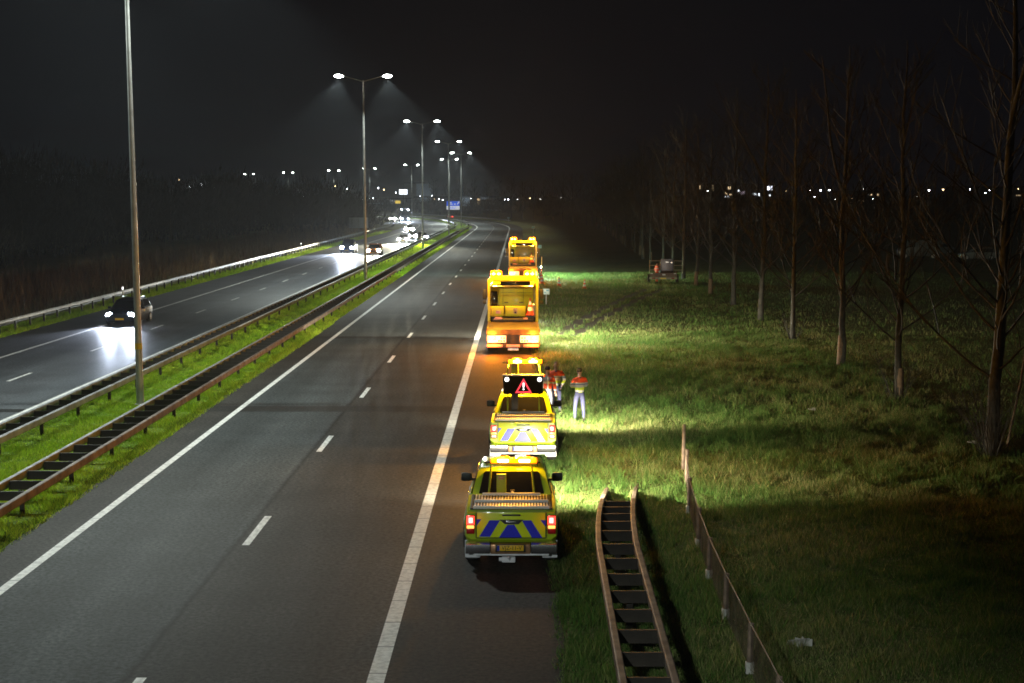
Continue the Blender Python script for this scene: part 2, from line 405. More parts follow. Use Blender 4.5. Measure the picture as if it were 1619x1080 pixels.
for o, wd, Y1 in ((3.78, .2, 880), (11.35, .27, 880), (-3.53, .22, 880), (-10.35, .2, 880)):
    strip('road_marking', o - wd / 2, o + wd / 2, -20, Y1, .027, M['paint'], 3)
def dashes(o, Y0, wd, first, period=12.1, length=3.0):
    bm = bmesh.new(); uvl = bm.loops.layers.uv.new('UVMap'); Y = first
    while Y < 640:
        p = [(o - wd / 2, Y), (o + wd / 2, Y), (o + wd / 2, Y + length), (o - wd / 2, Y + length)]
        f = bm.faces.new([bm.verts.new(road(b_, a, .027)) for a, b_ in p])
        for lp, uv in zip(f.loops, p): lp[uvl].uv = (uv[0], (uv[1] - Y) * .4 + .2)
        Y += period
    me = bpy.data.meshes.new('road_marking'); bm.to_mesh(me); bm.free(); me.materials.append(M['paint'])
    ob = bpy.data.objects.new('road_marking', me); COL.objects.link(ob); tag(ob, kind='structure')
dashes(7.72, 0, .16, 32.1 - 24.2)
dashes(-7.0, 0, .14, 61.3 - 48.4)
# darker transverse bands across the carriageways
dark_band = road_mat('asphalt_dark_band', [(2.6, (.024, .024, .023)), (8, (.025, .025, .024)), (14, (.022, .021, .02))], 2.6, 14.3)
strip('road', 2.7, 12.4, 52.6, 54.0, .0235, dark_band, .7, jag=.15, seed=5)
strip('road', -13.5, -2.6, 52.4, 53.2, .0235, dark_band, .7, jag=.15, seed=6)
strip('road', 2.7, 12.2, 80.2, 81.4, .0235, dark_band, .6, jag=.2, seed=7)

# wheel ruts from the verge to the trailer
for pts in ([(884, 530), (916, 508), (948, 491), (985, 473), (1026, 456)], [(908, 531), (940, 509), (970, 494), (1008, 475), (1050, 456)]):
    P = [ground(*q) for q in pts]; m_ = MB(); L = []
    for i in range(len(P) - 1):
        for t in np.linspace(0, 1, 14, endpoint=False):
            L.append(P[i].lerp(P[i + 1], t))
    rows = []
    for i, p in enumerate(L):
        d = (L[min(i + 1, len(L) - 1)] - L[max(i - 1, 0)]).normalized(); nn = Vector((-d.y, d.x, 0)); hw = .26 + rnd.random() * .14; sh = (rnd.random() - .5) * .12
        rows.append([m_.bm.verts.new(p + nn * (-hw + sh) + Vector((0, 0, .012))), m_.bm.verts.new(p + nn * (hw + sh) + Vector((0, 0, .012)))])
    for a, b_ in zip(rows, rows[1:]): m_.bm.faces.new((a[0], a[1], b_[1], b_[0]))
    tag(m_.build('path', M['mud'], smooth=0), kind='structure')

# ------------------------------------------------------------------ grass blades (stuff)
def blades(name, px, py, hmin, hmax, wmin, wmax, seed, pal, lean=.6, material='blades', z0=0.0, clump=True):
    r = np.random.RandomState(seed); k = len(px)
    if clump:
        f = .72 + .6 * np.sin(px * 2.1 + 1.3 * np.sin(py * 1.7)) * np.sin(py * 1.9 + np.sin(px * 2.7)) + .4 * np.sin(px * 5.3 + 1.7 * np.sin(py * 2.3)) * np.sin(py * 4.1 + px)
    else: f = np.ones(k)
    h = (hmin + (hmax - hmin) * r.rand(k) ** 1.6) * np.clip(f, .3, 1.4); wd = wmin + (wmax - wmin) * r.rand(k)
    a = r.rand(k) * 6.283; la = r.rand(k) * 6.283; ll = lean * h * (.25 + r.rand(k))
    dx, dy = np.cos(a) * wd / 2, np.sin(a) * wd / 2
    z = np.full(k, z0)
    v = np.empty((k, 3, 3), np.float32)
    v[:, 0] = np.stack([px - dx, py - dy, z], 1); v[:, 1] = np.stack([px + dx, py + dy, z], 1)
    v[:, 2] = np.stack([px + np.cos(la) * ll, py + np.sin(la) * ll, z + h], 1)
    pal = np.array(pal); t = r.rand(k); big = .5 + .5 * np.sin(px * .55 + 2 * np.sin(py * .33)) * np.sin(py * .41 + px * .2)
    idx = np.clip(((t * .6 + big * .4) * len(pal)).astype(int), 0, len(pal) - 1)
    c = pal[idx] * (.65 + .7 * r.rand(k))[:, None]
    c4 = np.concatenate([np.repeat(c[:, None], 3, 1).reshape(-1, 3), np.ones((k * 3, 1))], 1)
    o = np_mesh(name, v.reshape(-1, 3), np.arange(k * 3).reshape(-1, 3), M[material], cols=c4)
    return tag(o, kind='stuff')
def axis_np(Y): return -13.55 + 0.00464 * Y - 0.00077 * np.maximum(0, Y - 350) ** 2
FIELD = [(.045, .115, .018), (.07, .155, .028), (.12, .19, .042), (.21, .24, .085), (.32, .30, .13)]
LUSH_LIT = [(.20, .38, .015), (.28, .46, .02), (.38, .54, .03), (.50, .58, .06)]  # lush green raised past real grass to carry the lamps' light
r_ = np.random.RandomState(3); PX, PYY = [], []
def fill(k, o0, o1, Y0, Y1, edge=0.0):
    Y = Y0 + (Y1 - Y0) * r_.rand(k); o = o0 + (o1 - o0) * r_.rand(k)
    return axis_np(Y) + o, Y
RUTS = [[(884, 530), (916, 508), (948, 491), (985, 473), (1026, 456)], [(908, 531), (940, 509), (970, 494), (1008, 475), (1050, 456)]]
def keep_off_ruts(x, y, wd=.34):
    k = np.ones(len(x), bool)
    for pts in RUTS:
        P = [ground(*q) for q in pts]
        for p, q in zip(P, P[1:]):
            d = np.array([q.x - p.x, q.y - p.y]); L2 = (d ** 2).sum(); t = np.clip(((x - p.x) * d[0] + (y - p.y) * d[1]) / L2, 0, 1)
            k &= np.hypot(x - p.x - t * d[0], y - p.y - t * d[1]) > wd * (.7 + .5 * np.sin(x * 3 + y))
    return x[k], y[k]
sets = [(170000, 14.2, 24, 17, 31), (210000, 14.2, 29, 31, 52), (130000, 14.2, 31, 52, 84), (70000, 14.2, 32, 84, 150)]
for i, (k, o0, o1, Y0, Y1) in enumerate(sets):
    k2 = int(k * 1.25); y = Y0 + (Y1 - Y0) * r_.rand(k2); u_ = r_.rand(k2)
    x = axis_np(y) + o0 + (o1 - o0) * np.where(u_ < .72, u_ * 1.15, .83 + (u_ - .72) ** 1.5 * 9.5); k = k2      # thins out past the trees, no edge
    x = x + (r_.rand(k) ** 3) * -.12; x, y = keep_off_ruts(x, y)
    s = (1, 1.15, 1.5, 2.2)[i]
    blades('grass', x, y, 0.05, .21 * (1 + .1 * i), .010 * s, .020 * s, 11 + i, FIELD)
ct = 2600; cx_, cy0 = fill(ct, 14.4, 28, 17, 75); q_ = r_.randint(9, 20, ct)      # tussocks
tx = np.repeat(cx_, q_) + r_.normal(size=q_.sum()) * .07; ty = np.repeat(cy0, q_) + r_.normal(size=q_.sum()) * .07
blades('grass', tx, ty, .14, .34, .014, .026, 33, FIELD[:3] + [(.30, .27, .10)], lean=.8, clump=False)
x, y = fill(2600, 14.3, 26, 17, 60); blades('grass', x, y, .2, .42, .012, .02, 31, [(.16, .15, .07), (.12, .14, .05), (.2, .18, .1)], lean=.9)
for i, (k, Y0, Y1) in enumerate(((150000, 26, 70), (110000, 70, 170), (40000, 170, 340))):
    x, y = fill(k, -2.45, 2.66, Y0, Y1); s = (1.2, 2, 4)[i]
    blades('grass', x, y, .06, .17 + .06 * i, .012 * s, .022 * s, 41 + i, LUSH_LIT)
x, y = fill(16000, 2.2, 2.75, 26, 90); blades('grass', x, y, .08, .26, .014, .026, 47, LUSH_LIT + FIELD[:2], lean=1.0)
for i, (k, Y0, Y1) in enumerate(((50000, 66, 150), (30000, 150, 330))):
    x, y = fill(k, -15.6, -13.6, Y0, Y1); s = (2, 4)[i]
    blades('grass', x, y, .08, .26, .012 * s, .022 * s, 51 + i, LUSH_LIT)

# dry reeds and brush behind the left rail, and the dark wood behind them (stuff)
k = 60000; Y = 70 + 300 * r_.rand(k) ** 1.3; dep = r_.rand(k)
x = axis_np(Y) - 16.2 - dep * 16 - np.maximum(0, Y - 160) * .02
o_ = blades('reeds', x, Y, 0.5, 1.9, .02, .05, 61, [(.11, .065, .032), (.17, .10, .05), (.21, .13, .065), (.08, .06, .036)], lean=.35, material='dry')
def woods(name, spots, seed, pal):
    """a mass of bare, twiggy trees seen only as one dark wood"""
    r = np.random.RandomState(seed); VV, CC = [], []
    for (cx, cy_, rad, hh) in spots:
        k = int(2600 * (hh / 8))
        u = r.normal(size=(k, 3)); u /= np.linalg.norm(u, axis=1)[:, None]; rr = r.rand(k) ** .45
        lob = 1 + .28 * np.sin(u[:, 0] * 5 + cx) * np.sin(u[:, 1] * 5 + cy_) + .2 * np.sin(u[:, 2] * 9 + cx * .3)
        P = np.stack([cx + u[:, 0] * rad * rr * lob, cy_ + u[:, 1] * rad * rr * lob, hh * .5 + u[:, 2] * hh * .5 * rr * lob], 1); P[:, 2] = np.maximum(P[:, 2], .1)
        # twigs: thin triangles sweeping up and outward
        d = np.stack([u[:, 0] * .7 + r.normal(size=k) * .35, u[:, 1] * .7 + r.normal(size=k) * .35, .9 + .4 * r.rand(k)], 1) * (.5 + 1.2 * r.rand(k))[:, None]
        s = np.stack([-d[:, 1], d[:, 0], np.zeros(k)], 1); s /= np.linalg.norm(s, axis=1)[:, None] + 1e-6; s *= (.03 + .07 * r.rand(k))[:, None]
        v = np.stack([P - s, P + s, P + d], 1); VV.append(v.reshape(-1, 3))
        c = np.array(pal)[r.randint(0, len(pal), k)] * (.6 + .8 * r.rand(k))[:, None]
        CC.append(np.concatenate([np.repeat(c[:, None], 3, 1).reshape(-1, 3), np.ones((k * 3, 1))], 1))
        for _ in range(3):   # trunks
            bx, by = cx + r.normal() * rad * .4, cy_ + r.normal() * rad * .4
            t = np.array([[bx - .12, by, 0], [bx + .12, by, 0], [bx + r.normal() * .6, by, hh * .8]]); VV.append(t); CC.append(np.tile([.05, .045, .035, 1], (3, 1)))
    v = np.concatenate(VV)
    return tag(np_mesh(name, v, np.arange(len(v)).reshape(-1, 3), M['dry'], cols=np.concatenate(CC)), kind='stuff')
rw = np.random.RandomState(9); sp = []
for i in range(70):
    Y = 95 + 330 * (i / 70.0) ** 1.05 + rw.normal() * 6; d = rw.rand()
    sp.append((axis_x(Y) - 30 - d * 55 - rw.rand() * Y * .04 * 2, Y, 3.5 + 3 * rw.rand(), (4.5 + 6.5 * rw.rand() * (.4 + .6 * d)) * (1 + .0012 * (Y - 95))))
for (px, yt, Y) in ((528, 292, 330), (545, 305, 335), (500, 290, 320), (470, 297, 310), (440, 300, 300), (350, 270, 290), (370, 276, 295), (330, 285, 270), (300, 290, 260), (160, 268, 240), (130, 275, 240), (180, 272, 235), (40, 255, 190), (15, 250, 185), (555, 318, 340), (580, 338, 350), (420, 288, 330), (395, 282, 330), (250, 282, 250), (90, 268, 220)):
    q = away(px, yt, Y); sp.append((q.x, q.y, 5 + rw.rand() * 2, q.z * 1.02))
woods('woods', sp, 12, [(.007, .0065, .005), (.010, .0085, .006), (.006, .006, .0045)])
sp = []
for i in range(46):      # the low scrub beyond the field on the right and the belt behind the bend
    sp.append((30 + 260 * rw.rand() ** 1.2, 250 + 260 * rw.rand(), 6 + 6 * rw.rand(), 3 + 5 * rw.rand()))
for i in range(50):
    Y = 560 + 130 * rw.rand(); sp.append((-150 + 330 * i / 50.0 + rw.normal() * 6, Y, 5 + 4 * rw.rand(), 4 + 4.5 * rw.rand()))
woods('woods', sp, 13, [(.03, .026, .02), (.038, .03, .022)])

# ------------------------------------------------------------------ guard rails
def sweep(mb, path, prof, mi=0):
    """closed profile [(offset, z)] swept along path [(Y, o, dz)] of the road"""
    mb.rings([[road(Y, o + po, max(.02, pz + dz)) for po, pz in prof] for Y, o, dz in path], mi)
W_BEAM = [(0, .75), (.05, .735), (.06, .68), (.02, .62), (.02, .56), (.06, .50), (.05, .45), (0, .435), (-.012, .45), (.035, .5), (0, .56), (0, .62), (.035, .68), (.028, .72), (-.012, .735)]
CAP = [(0.045, .755), (.065, .74), (.065, .58), (.04, .55), (-.03, .55), (-.05, .58), (-.05, .74), (-.035, .755)]
def flip(p): return [(-a, b) for a, b in p]
def guard_rail(label, o0, o1, Y0, Y1, m0, m1, period, prof, dzf=lambda Y: 0.0, of=lambda Y: 0.0, posts=4.0, group='ladder guard rails', step=4.0, mpost='dsteel', post_tip=False):
    root = empty('guard_rail', road(max(Y0, 5), (o0 + o1) / 2)); tag(root, label, 'guard rail', group)
    inv = root.location.copy()
    ks = int((Y1 - Y0) / step) + 1
    path = lambda o: [(Y, o + of(Y), dzf(Y)) for Y in np.linspace(Y0, Y1, ks)]
    def part(mb, name, m, **kw):
        o = mb.build(name, m, None, **kw); o.parent = root; o.matrix_parent_inverse = Matrix.Translation(-inv); return o
    mb = MB(); sweep(mb, path(o0), flip(prof)); part(mb, 'rail', m0)
    if o1 != o0:
        mb = MB(); sweep(mb, path(o1), prof); part(mb, 'rail', m1)
        rest = MB(); sp_me = None; wd = abs(o1 - o0) - .05; Y = Y0 + .6; cnt = 0; first = None
        while Y < min(Y1, 300) - .3:
            c = road(Y, (o0 + o1) / 2 + of(Y), .60 + dzf(Y))
            if c.z > .2:
                rot = Matrix.Rotation(road_ang(Y), 3, 'Z') @ Matrix.Rotation(R(-2), 3, 'X')
                if Y > 26 or o0 > 5:
                    if cnt < 96:
                        if first is None:
                            s = MB(); s.box((0, 0, 0), (wd, .012, .20)); s.box((0, .028, .10), (wd, .066, .012)); s.box((0, .024, -.10), (wd, .05, .012))
                            first = s.build('spacer', M['dsteel'], None, smooth=0); q = first
                        else: q = first.copy(); COL.objects.link(q)
                        q.parent = root; q.location = c - inv; q.rotation_euler = rot.to_euler(); cnt += 1
                    else: rest.box(c, (wd, .06, .22), rot=rot)
            Y += period
        if cnt >= 96: tag(part(rest, 'spacer', M['dsteel'], smooth=0), kind='stuff')
        else: rest.bm.free()
    Y = Y0 + 1.4; pc = 0; first = None; rest = MB()
    while Y < min(Y1, 420):
        h = .58 + dzf(Y); c = road(Y, (o0 + o1) / 2 + of(Y) + (0 if o1 != o0 else .1), 0)
        if h > .15 and (Y > 24 or o0 > 5):
            if pc < 70:
                if first is None or abs(h - .58) > .02:
                    s = MB(); s.box((0, 0, h / 2), (.10, .012, h)); s.box((.05, .03, h / 2), (.008, .06, h)); s.box((-.05, .03, h / 2), (.008, .06, h))
                    if post_tip: s.box((0, -.012, .09), (.12, .02, .18), 1)
                    q = s.build('post', [M[mpost], M['concrete']], None, smooth=0)
                    if abs(h - .58) <= .02: first = q
                else: q = first.copy(); COL.objects.link(q)
                q.parent = root; q.location = c - inv; q.rotation_euler = (0, 0, road_ang(Y)); pc += 1
            else: rest.box(c + Vector((0, 0, h / 2)), (.1, .05, h))
        Y += posts
    if pc >= 70: tag(part(rest, 'post', M[mpost], smooth=0), kind='stuff')
    else: rest.bm.free()
    return root
guard_rail('brown weathered ladder guard rail along the median, on the side of the parked trucks', 1.42, 2.36, 14, 640, M['railtop'], M['rust'], 1.33, CAP)
guard_rail('grey ladder guard rail along the median, beside the far carriageway with oncoming cars', -1.75, -.95, 14, 640, M['railtop'], M['railtop'], 1.33, CAP)
guard_rail('long bright galvanised single guard rail along the oncoming carriageway, before the brown reeds', -14.35, -14.35, 40, 640, M['galv'], M['galv'], 1.33, W_BEAM,
           of=lambda Y: -.9 * min(1, max(0, (Y - 82) / 85)) - max(0, Y - 200) * .008, posts=2.7, group='single guard rails', mpost='dsteel')
guard_rail('guard rail on the outer side of the bend, in front of the far lit buildings', 16.2, 16.2, 430, 700, M['galv'], M['galv'], 1.33, W_BEAM, posts=4, group='single guard rails', mpost='galv')
# the short rusty ladder rail beside the verge, its far end bent down into the grass
def dz_end(Y): return -.72 * min(1, max(0, (Y - 30.5) / 8.5)) ** 1.3 - .03
def o_end(Y): return .12 * max(0, (Y - 20) / 10) + .62 * max(0, (Y - 29) / 10) ** 1.5
guard_rail('short rusty ladder guard rail sloping down into the grass, right of the rear pickup', 15.0, 15.72, 12, 39.5, M['rust'], M['rust'], 1.2, CAP, dzf=dz_end, of=o_end, step=.8, group='ladder guard rails', post_tip=True)

# ------------------------------------------------------------------ low wire fence on the verge
fp = [(1080, 743), (1085, 768), (1089, 811), (1104, 865), (1121, 915), (1147, 978), (1185, 1064)]
FP = [ground(*q) for q in fp] + [Vector((3.7, 20.6, 0)), Vector((3.75, 18, 0))]
fr = empty('wire_fence', FP[4]); tag(fr, 'low chain link fence on wooden posts with pale feet, running along the dark grass verge', 'fence')
hts = [1.25, .95, .85, .85, .82, .82, .8, .8, .8]
for i, (p, h) in enumerate(zip(FP, hts)):
    s = MB(); s.cyl((0, 0, .16 if i > 1 else 0), (0.01, 0, h), .05, .046, 8); q = s.build('post', M['wood'], fr, p - FP[4])
    if i > 1: s = MB(); s.box((0, 0, .08), (.13, .13, .2), bev=.015); s.build('foot', M['concrete'], q)
for i in range(1, len(FP) - 1):
    a, b_ = FP[i] - FP[4], FP[i + 1] - FP[4]; d = b_ - a; s = MB(); ht = .78
    Ld = d.length; k = int(Ld / .085)
    u = d.normalized()
    for j in range(-int(ht / .085), k):
        for sg in (1, -1):
            t0, t1 = j * .085, j * .085 + ht
            z0, z1 = (.05, ht) if sg > 0 else (ht, .05)
            c0, c1 = max(0, t0), min(Ld, t1)
            if c1 - c0 < .03: continue
            f0, f1 = (c0 - t0) / ht, (c1 - t0) / ht
            s.cyl(a + u * c0 + Vector((0, 0, z0 + (z1 - z0) * f0)), a + u * c1 + Vector((0, 0, z0 + (z1 - z0) * f1)), 0.0022, n=3, caps=False)
    s.build('mesh_panel', M['rust'], fr, smooth=0)
    s = MB(); s.cyl(a + Vector((0, 0, ht + .02)), b_ + Vector((0, 0, ht + .02)), .012, n=5); s.build('top_wire', M['rust'], fr)

# ------------------------------------------------------------------ street lamps on the median
def batwing(L, cap=.42, ex=-1.2):
    """road-lighting optic: evens out the throw along the road and cuts it off sideways"""
    L.use_nodes = True; nt = L.node_tree; N = nt.nodes; em = N['Emission']
    tc = N.new('ShaderNodeTexCoord'); sp_ = N.new('ShaderNodeSeparateXYZ'); nt.links.new(tc.outputs['Normal'], sp_.inputs[0])
    def m(op, a, b=None):
        q = N.new('ShaderNodeMath'); q.operation = op
        for i, v in enumerate((a, b)):
            if v is None: continue
            if isinstance(v, (int, float)): q.inputs[i].default_value = v
            else: nt.links.new(v, q.inputs[i])
        return q.outputs[0]
    az = m('MAXIMUM', m('ABSOLUTE', sp_.outputs['Z']), .02)
    boost = m('POWER', m('MAXIMUM', az, cap), ex)
    lat = m('DIVIDE', m('ABSOLUTE', sp_.outputs['X']), az)
    mr = N.new('ShaderNodeMapRange'); mr.interpolation_type = 'SMOOTHSTEP'
    mr.inputs['From Min'].default_value = .60; mr.inputs['From Max'].default_value = .97; mr.inputs['To Min'].default_value = 1; mr.inputs['To Max'].default_value = .002
    nt.links.new(lat, mr.inputs['Value'])
    nt.links.new(m('MULTIPLY', boost, mr.outputs[0]), em.inputs['Strength'])
MAST_H = 17.3
def make_street_lamp(detail=True):
    root = empty('street_lamp')
    s = MB(); s.cyl((0, 0, 0), (0, 0, 1.0), .135, .135, 16); s.cyl((0, 0, 1.0), (0, 0, MAST_H), .128, .055, 16); s.cyl((0, 0, 0), (0, 0, .03), .22, .22, 16); s.cyl((0, 0, 6.02), (0, 0, 6.08), .112, .112, 16)
    s.build('mast', M['mast'], root)
    s = MB()
    for sg in (-1, 1): s.cyl((0, 0, MAST_H - .05), (sg * 1.75, 0, MAST_H + .42), .045, .035, 8)
    s.cyl((0, 0, MAST_H - .25), (0, 0, MAST_H + .06), .07, .07, 10); s.build('arm', M['mast'], root)
    for sg in (-1, 1):
        s = MB(); s.box((sg * 2.05, 0, MAST_H + .5), (.74, .30, .10), bev=.03, rot=Matrix.Rotation(R(-4 * sg), 3, 'Y')); h = s.build('lamp_head', M['mast'], root)
        s = MB(); s.ball((sg * 2.10, 0, MAST_H + .42), .4, 0, 20, (1, .6, .36)); s.build('lens', M['lens'], h)
        l = lamp('SPOT', W_STREET, COOL, root, (sg * 2.1, 0, MAST_H + .22), (0, R(-8 * sg), 0), radius=.12, size=154, blend=.5)
        batwing(l.data)
    return root
lamp0 = make_street_lamp()
LY = [54.5, 136.0, 217.5, 298, 376, 440, 521, 586, 634, 690, 735, -26.5]
LLAB = ['tall grey lamp mast nearest the camera with a yellow band near its foot', 'tall twin armed lamp mast on the median behind the nearest mast, its two lamps brightest',
        'twin armed lamp mast, third along the median, beside the oncoming bright headlights', 'fourth twin armed lamp mast along the median, in front of the blue road sign', 'fifth twin armed lamp mast, just right of the blue road sign',
        'twin armed lamp mast left of the blue road sign on the bend', 'twin armed lamp mast on the bend above the white lit billboard', 'far small lamp mast on the bend left of the lit billboard',
        'small far lamp mast left of the bend, right above the dark sign back', 'tiny far lamp mast showing above the dark wood, second from the left', 'tiny far lamp mast showing above the dark wood, leftmost of all', 'lamp mast on the median behind the overpass']
for i, Y in enumerate(LY):
    o = lamp0 if i == 0 else copy_tree(lamp0)
    o.location = road(Y, 0); o.rotation_euler = (0, 0, road_ang(Y)); tag(o, LLAB[i], 'street lamp', 'twin lamp masts on the median')
for ch in o.children:        # unseen mast behind the camera, boosted and widened to light the pickup's rear
    if ch.type == 'LIGHT': ch.data = ch.data.copy(); ch.data.energy = W_STREET * W_NEAR; ch.data.spot_size = R(168)
s = MB(); s.cyl((0, 0, 2.0), (0, 0, 2.22), .136, .135, 16); s.build('number_band', M['yellowband'], lamp0)

# ------------------------------------------------------------------ bare poplars
def tubes(polys, n):
    """polys: list of (points (k,3), radii (k)) -> verts, quads"""
    VV, FF, base = [], [], 0; ang = np.arange(n) * 2 * np.pi / n
    for P, rad in polys:
        P = np.asarray(P); k = len(P); T = np.gradient(P, axis=0); T /= np.linalg.norm(T, axis=1)[:, None] + 1e-9
        up = np.where(np.abs(T[:, 2:3]) > .9, [[1., 0, 0]], [[0, 0, 1.]]); X = np.cross(T, up); X /= np.linalg.norm(X, axis=1)[:, None] + 1e-9; Yv = np.cross(T, X)
        ring = P[:, None] + np.asarray(rad)[:, None, None] * (np.cos(ang)[None, :, None] * X[:, None] + np.sin(ang)[None, :, None] * Yv[:, None])
        VV.append(ring.reshape(-1, 3)); i = np.arange(k - 1)[:, None] * n; j = np.arange(n)[None]
        a = base + i + j; b_ = base + i + (j + 1) % n; FF.append(np.stack([a, b_, b_ + n, a + n], -1).reshape(-1, 4)); base += k * n
    return np.concatenate(VV), np.concatenate(FF)
def branch(r, p, d, L, up, k=6, wob=.06):
    pts = [np.array(p)]; d = d / np.linalg.norm(d)
    for _ in range(k):
        d = d + np.array([0, 0, up / k]) + r.normal(size=3) * wob; d /= np.linalg.norm(d); pts.append(pts[-1] + d * L / k)
    return np.array(pts), d
def gen_tree(seed, H=21, r0=.2, fork=True):
    r = np.random.RandomState(seed); tr = []; k = 16
    z = np.linspace(0, H, k); wobx = np.cumsum(r.normal(size=k)) * .045; woby = np.cumsum(r.normal(size=k)) * .045
    wobx -= wobx[0]; woby -= woby[0]
    P = np.stack([wobx, woby, z], 1); rad = r0 * (1 - z / H) ** .8 + .015; rad[0] *= 1.35
    tr.append((P, rad))
    if fork:
        i = int(k * (.42 + .15 * r.rand())); a = r.rand() * 6.28
        b, _ = branch(r, P[i], np.array([np.cos(a) * .45, np.sin(a) * .45, 1]), H * .45, .25, 8, .05); tr.append((b, np.linspace(rad[i] * .8, .02, len(b))))
    cr = []
    n1 = 40
    for q in range(n1):
        hz = 2.2 + (H - 3.5) * ((q + r.rand()) / n1) ** 1.1
        p = np.array([np.interp(hz, z, P[:, 0]), np.interp(hz, z, P[:, 1]), hz]); a = q * 2.4 + r.normal() * .5; el = .42 + .5 * r.rand()
        L = (1.6 + (H - hz) * .27) * (.65 + .6 * r.rand()); R1 = .018 + .0035 * (H - hz) * .7
        b, _ = branch(r, p, np.array([np.cos(a) * np.cos(el), np.sin(a) * np.cos(el), np.sin(el)]), L, .45, 6, .07); cr.append((b, np.linspace(R1, .009, len(b))))
        for w_ in range(6):
            i = 1 + r.randint(1, 5); a2 = r.rand() * 6.28; dd = b[i] - b[i - 1]; dd /= np.linalg.norm(dd)
            d2 = dd + np.array([np.cos(a2), np.sin(a2), .25]) * .65
            b2, _ = branch(r, b[i], d2, L * (.28 + .25 * r.rand()), .35, 4, .09); cr.append((b2, np.linspace(R1 * .5, .006, len(b2))))
            for w2 in range(2):
                a3 = r.rand() * 6.28; b3, _ = branch(r, b2[2], (b2[2] - b2[1]) / np.linalg.norm(b2[2] - b2[1]) + np.array([np.cos(a3), np.sin(a3), .3]) * .6, L * .15, .2, 3, .1); cr.append((b3, np.linspace(.009, .005, len(b3))))
    return tr, cr
def make_tree(seed, H, r0, fork, guard=True, name='poplar_tree'):
    tr, cr = gen_tree(seed, H, r0, fork); root = empty(name)
    t = np_mesh('trunk', *tubes(tr, 9), M['bark'], root); t.data.shade_smooth()
    np_mesh('crown', *tubes(cr, 3), M['twig'], root)
    if guard: s = MB(); s.cyl((0, 0, 0.02), (0, 0, 1.25), r0 * 1.42, r0 * 1.12, 12); s.build('bark_guard', M['guard'], root)
    return root
protos = [make_tree(3 + i, H, r0, fk, gd) for i, (H, r0, fk, gd) in enumerate([(16.5, .19, True, False), (13.8, .125, False, True), (13, .125, True, True), (14.5, .135, True, True), (13.5, .125, False, False)])]
tp = [(44.2, 14.0, 0), (55.9, 14.2, 1), (67.4, 14.5, 2), (79.7, 14.6, 4), (92, 14.9, 3), (105.5, 15.2, 4), (116.4, 15, 1), (127.1, 15.2, 2), (138.5, 15.4, 4), (150, 15.6, 3), (161, 15.8, 1)]
Y = 172.0
while Y < 640:
    tp.append((Y, axis_x(Y) + 28.3 + (Y - 172) * .02 + rnd.uniform(-.3, .3), rnd.randrange(1, 5))); Y += 11 + (0 if Y < 330 else 5)
TL = ['large bare poplar nearest the camera at the right edge, with brushwood round its foot', 'bare poplar second nearest along the row, with a pale lower trunk', 'bare poplar third nearest along the row',
      'dark bare poplar fourth nearest along the row, sprouting at its foot', 'bare poplar fifth nearest along the row, with a broad pale sleeve round its foot', 'dark bare poplar sixth nearest along the row', 'slim bare poplar seventh along the row, pale sleeve at its foot, right of the trailer', 'slim bare poplar just right of the trailer, pale sleeve at its foot',
      'slim bare poplar directly behind the trailer']
used = set()
for i, (Y, X, k) in enumerate(tp):
    o = protos[k] if k not in used else copy_tree(protos[k]); used.add(k)
    o.location = (X, Y, 0); o.rotation_euler = (0, 0, rnd.random() * 6.28); s_ = rnd.uniform(.92, 1.1); o.scale = (s_,) * 3
    tag(o, TL[i] if i < len(TL) else 'slender bare poplar in the far part of the dark roadside row, beyond the trailer', 'tree', 'bare poplars in a row beside the road' if i < len(TL) else 'far bare poplars of the roadside row')
# brushwood at the foot of the nearest tree, a leaning birch sapling beside it
def shoots(name, loc, k, L, seed, label, cat):
    r = np.random.RandomState(seed); pl = []
    for i in range(k):
        a = r.rand() * 6.28; b, _ = branch(r, (np.cos(a) * .3 * r.rand(), np.sin(a) * .3 * r.rand(), 0), np.array([np.cos(a) * .5, np.sin(a) * .5, .5 + r.rand()]), L * (.5 + .7 * r.rand()), .2, 6, .08); pl.append((b, np.linspace(.014, .004, len(b))))
        for j in range(3):
            i2 = r.randint(2, 6); a = r.rand() * 6.28; b2, _ = branch(r, b[i2], np.array([np.cos(a), np.sin(a), .8]), L * .3, .1, 3, .1); pl.append((b2, np.linspace(.006, .003, len(b2))))
    o = np_mesh(name, *tubes(pl, 3), M['twig']); o.location = loc; tag(o, label, cat); return o
shoots('shrub', (13.75, 43.5, 0), 46, 2.6, 5, 'bare thorny shrub of thin stems at the foot of the nearest poplar', 'shrub')
shoots('shrub', (14.5, 79.4, 0), 14, 1.6, 6, 'low clump of bare shoots at the foot of a dark poplar, mid row', 'shrub')
shoots('shrub', (14.0, 55.6, 0), 16, 2.2, 8, 'thin bare bush beside the pale trunk of the second nearest poplar', 'shrub')
r = np.random.RandomState(4); b, _ = branch(r, (0, 0, 0), np.array([.16, .05, 1]), 4.6, .0, 7, .04)
o = np_mesh('sapling', *tubes([(b, np.linspace(.04, .015, len(b)))] + [(branch(r, b[i], np.array([math.cos(i), math.sin(i), .7]), 1.3, .3, 4, .08)[0], np.linspace(.012, .004, 5)) for i in (3, 4, 5, 6)], 6), M['guard'])
o.location = (14.75, 45.2, 0); tag(o, 'thin pale leaning sapling right beside the nearest poplar at the right edge', 'tree')
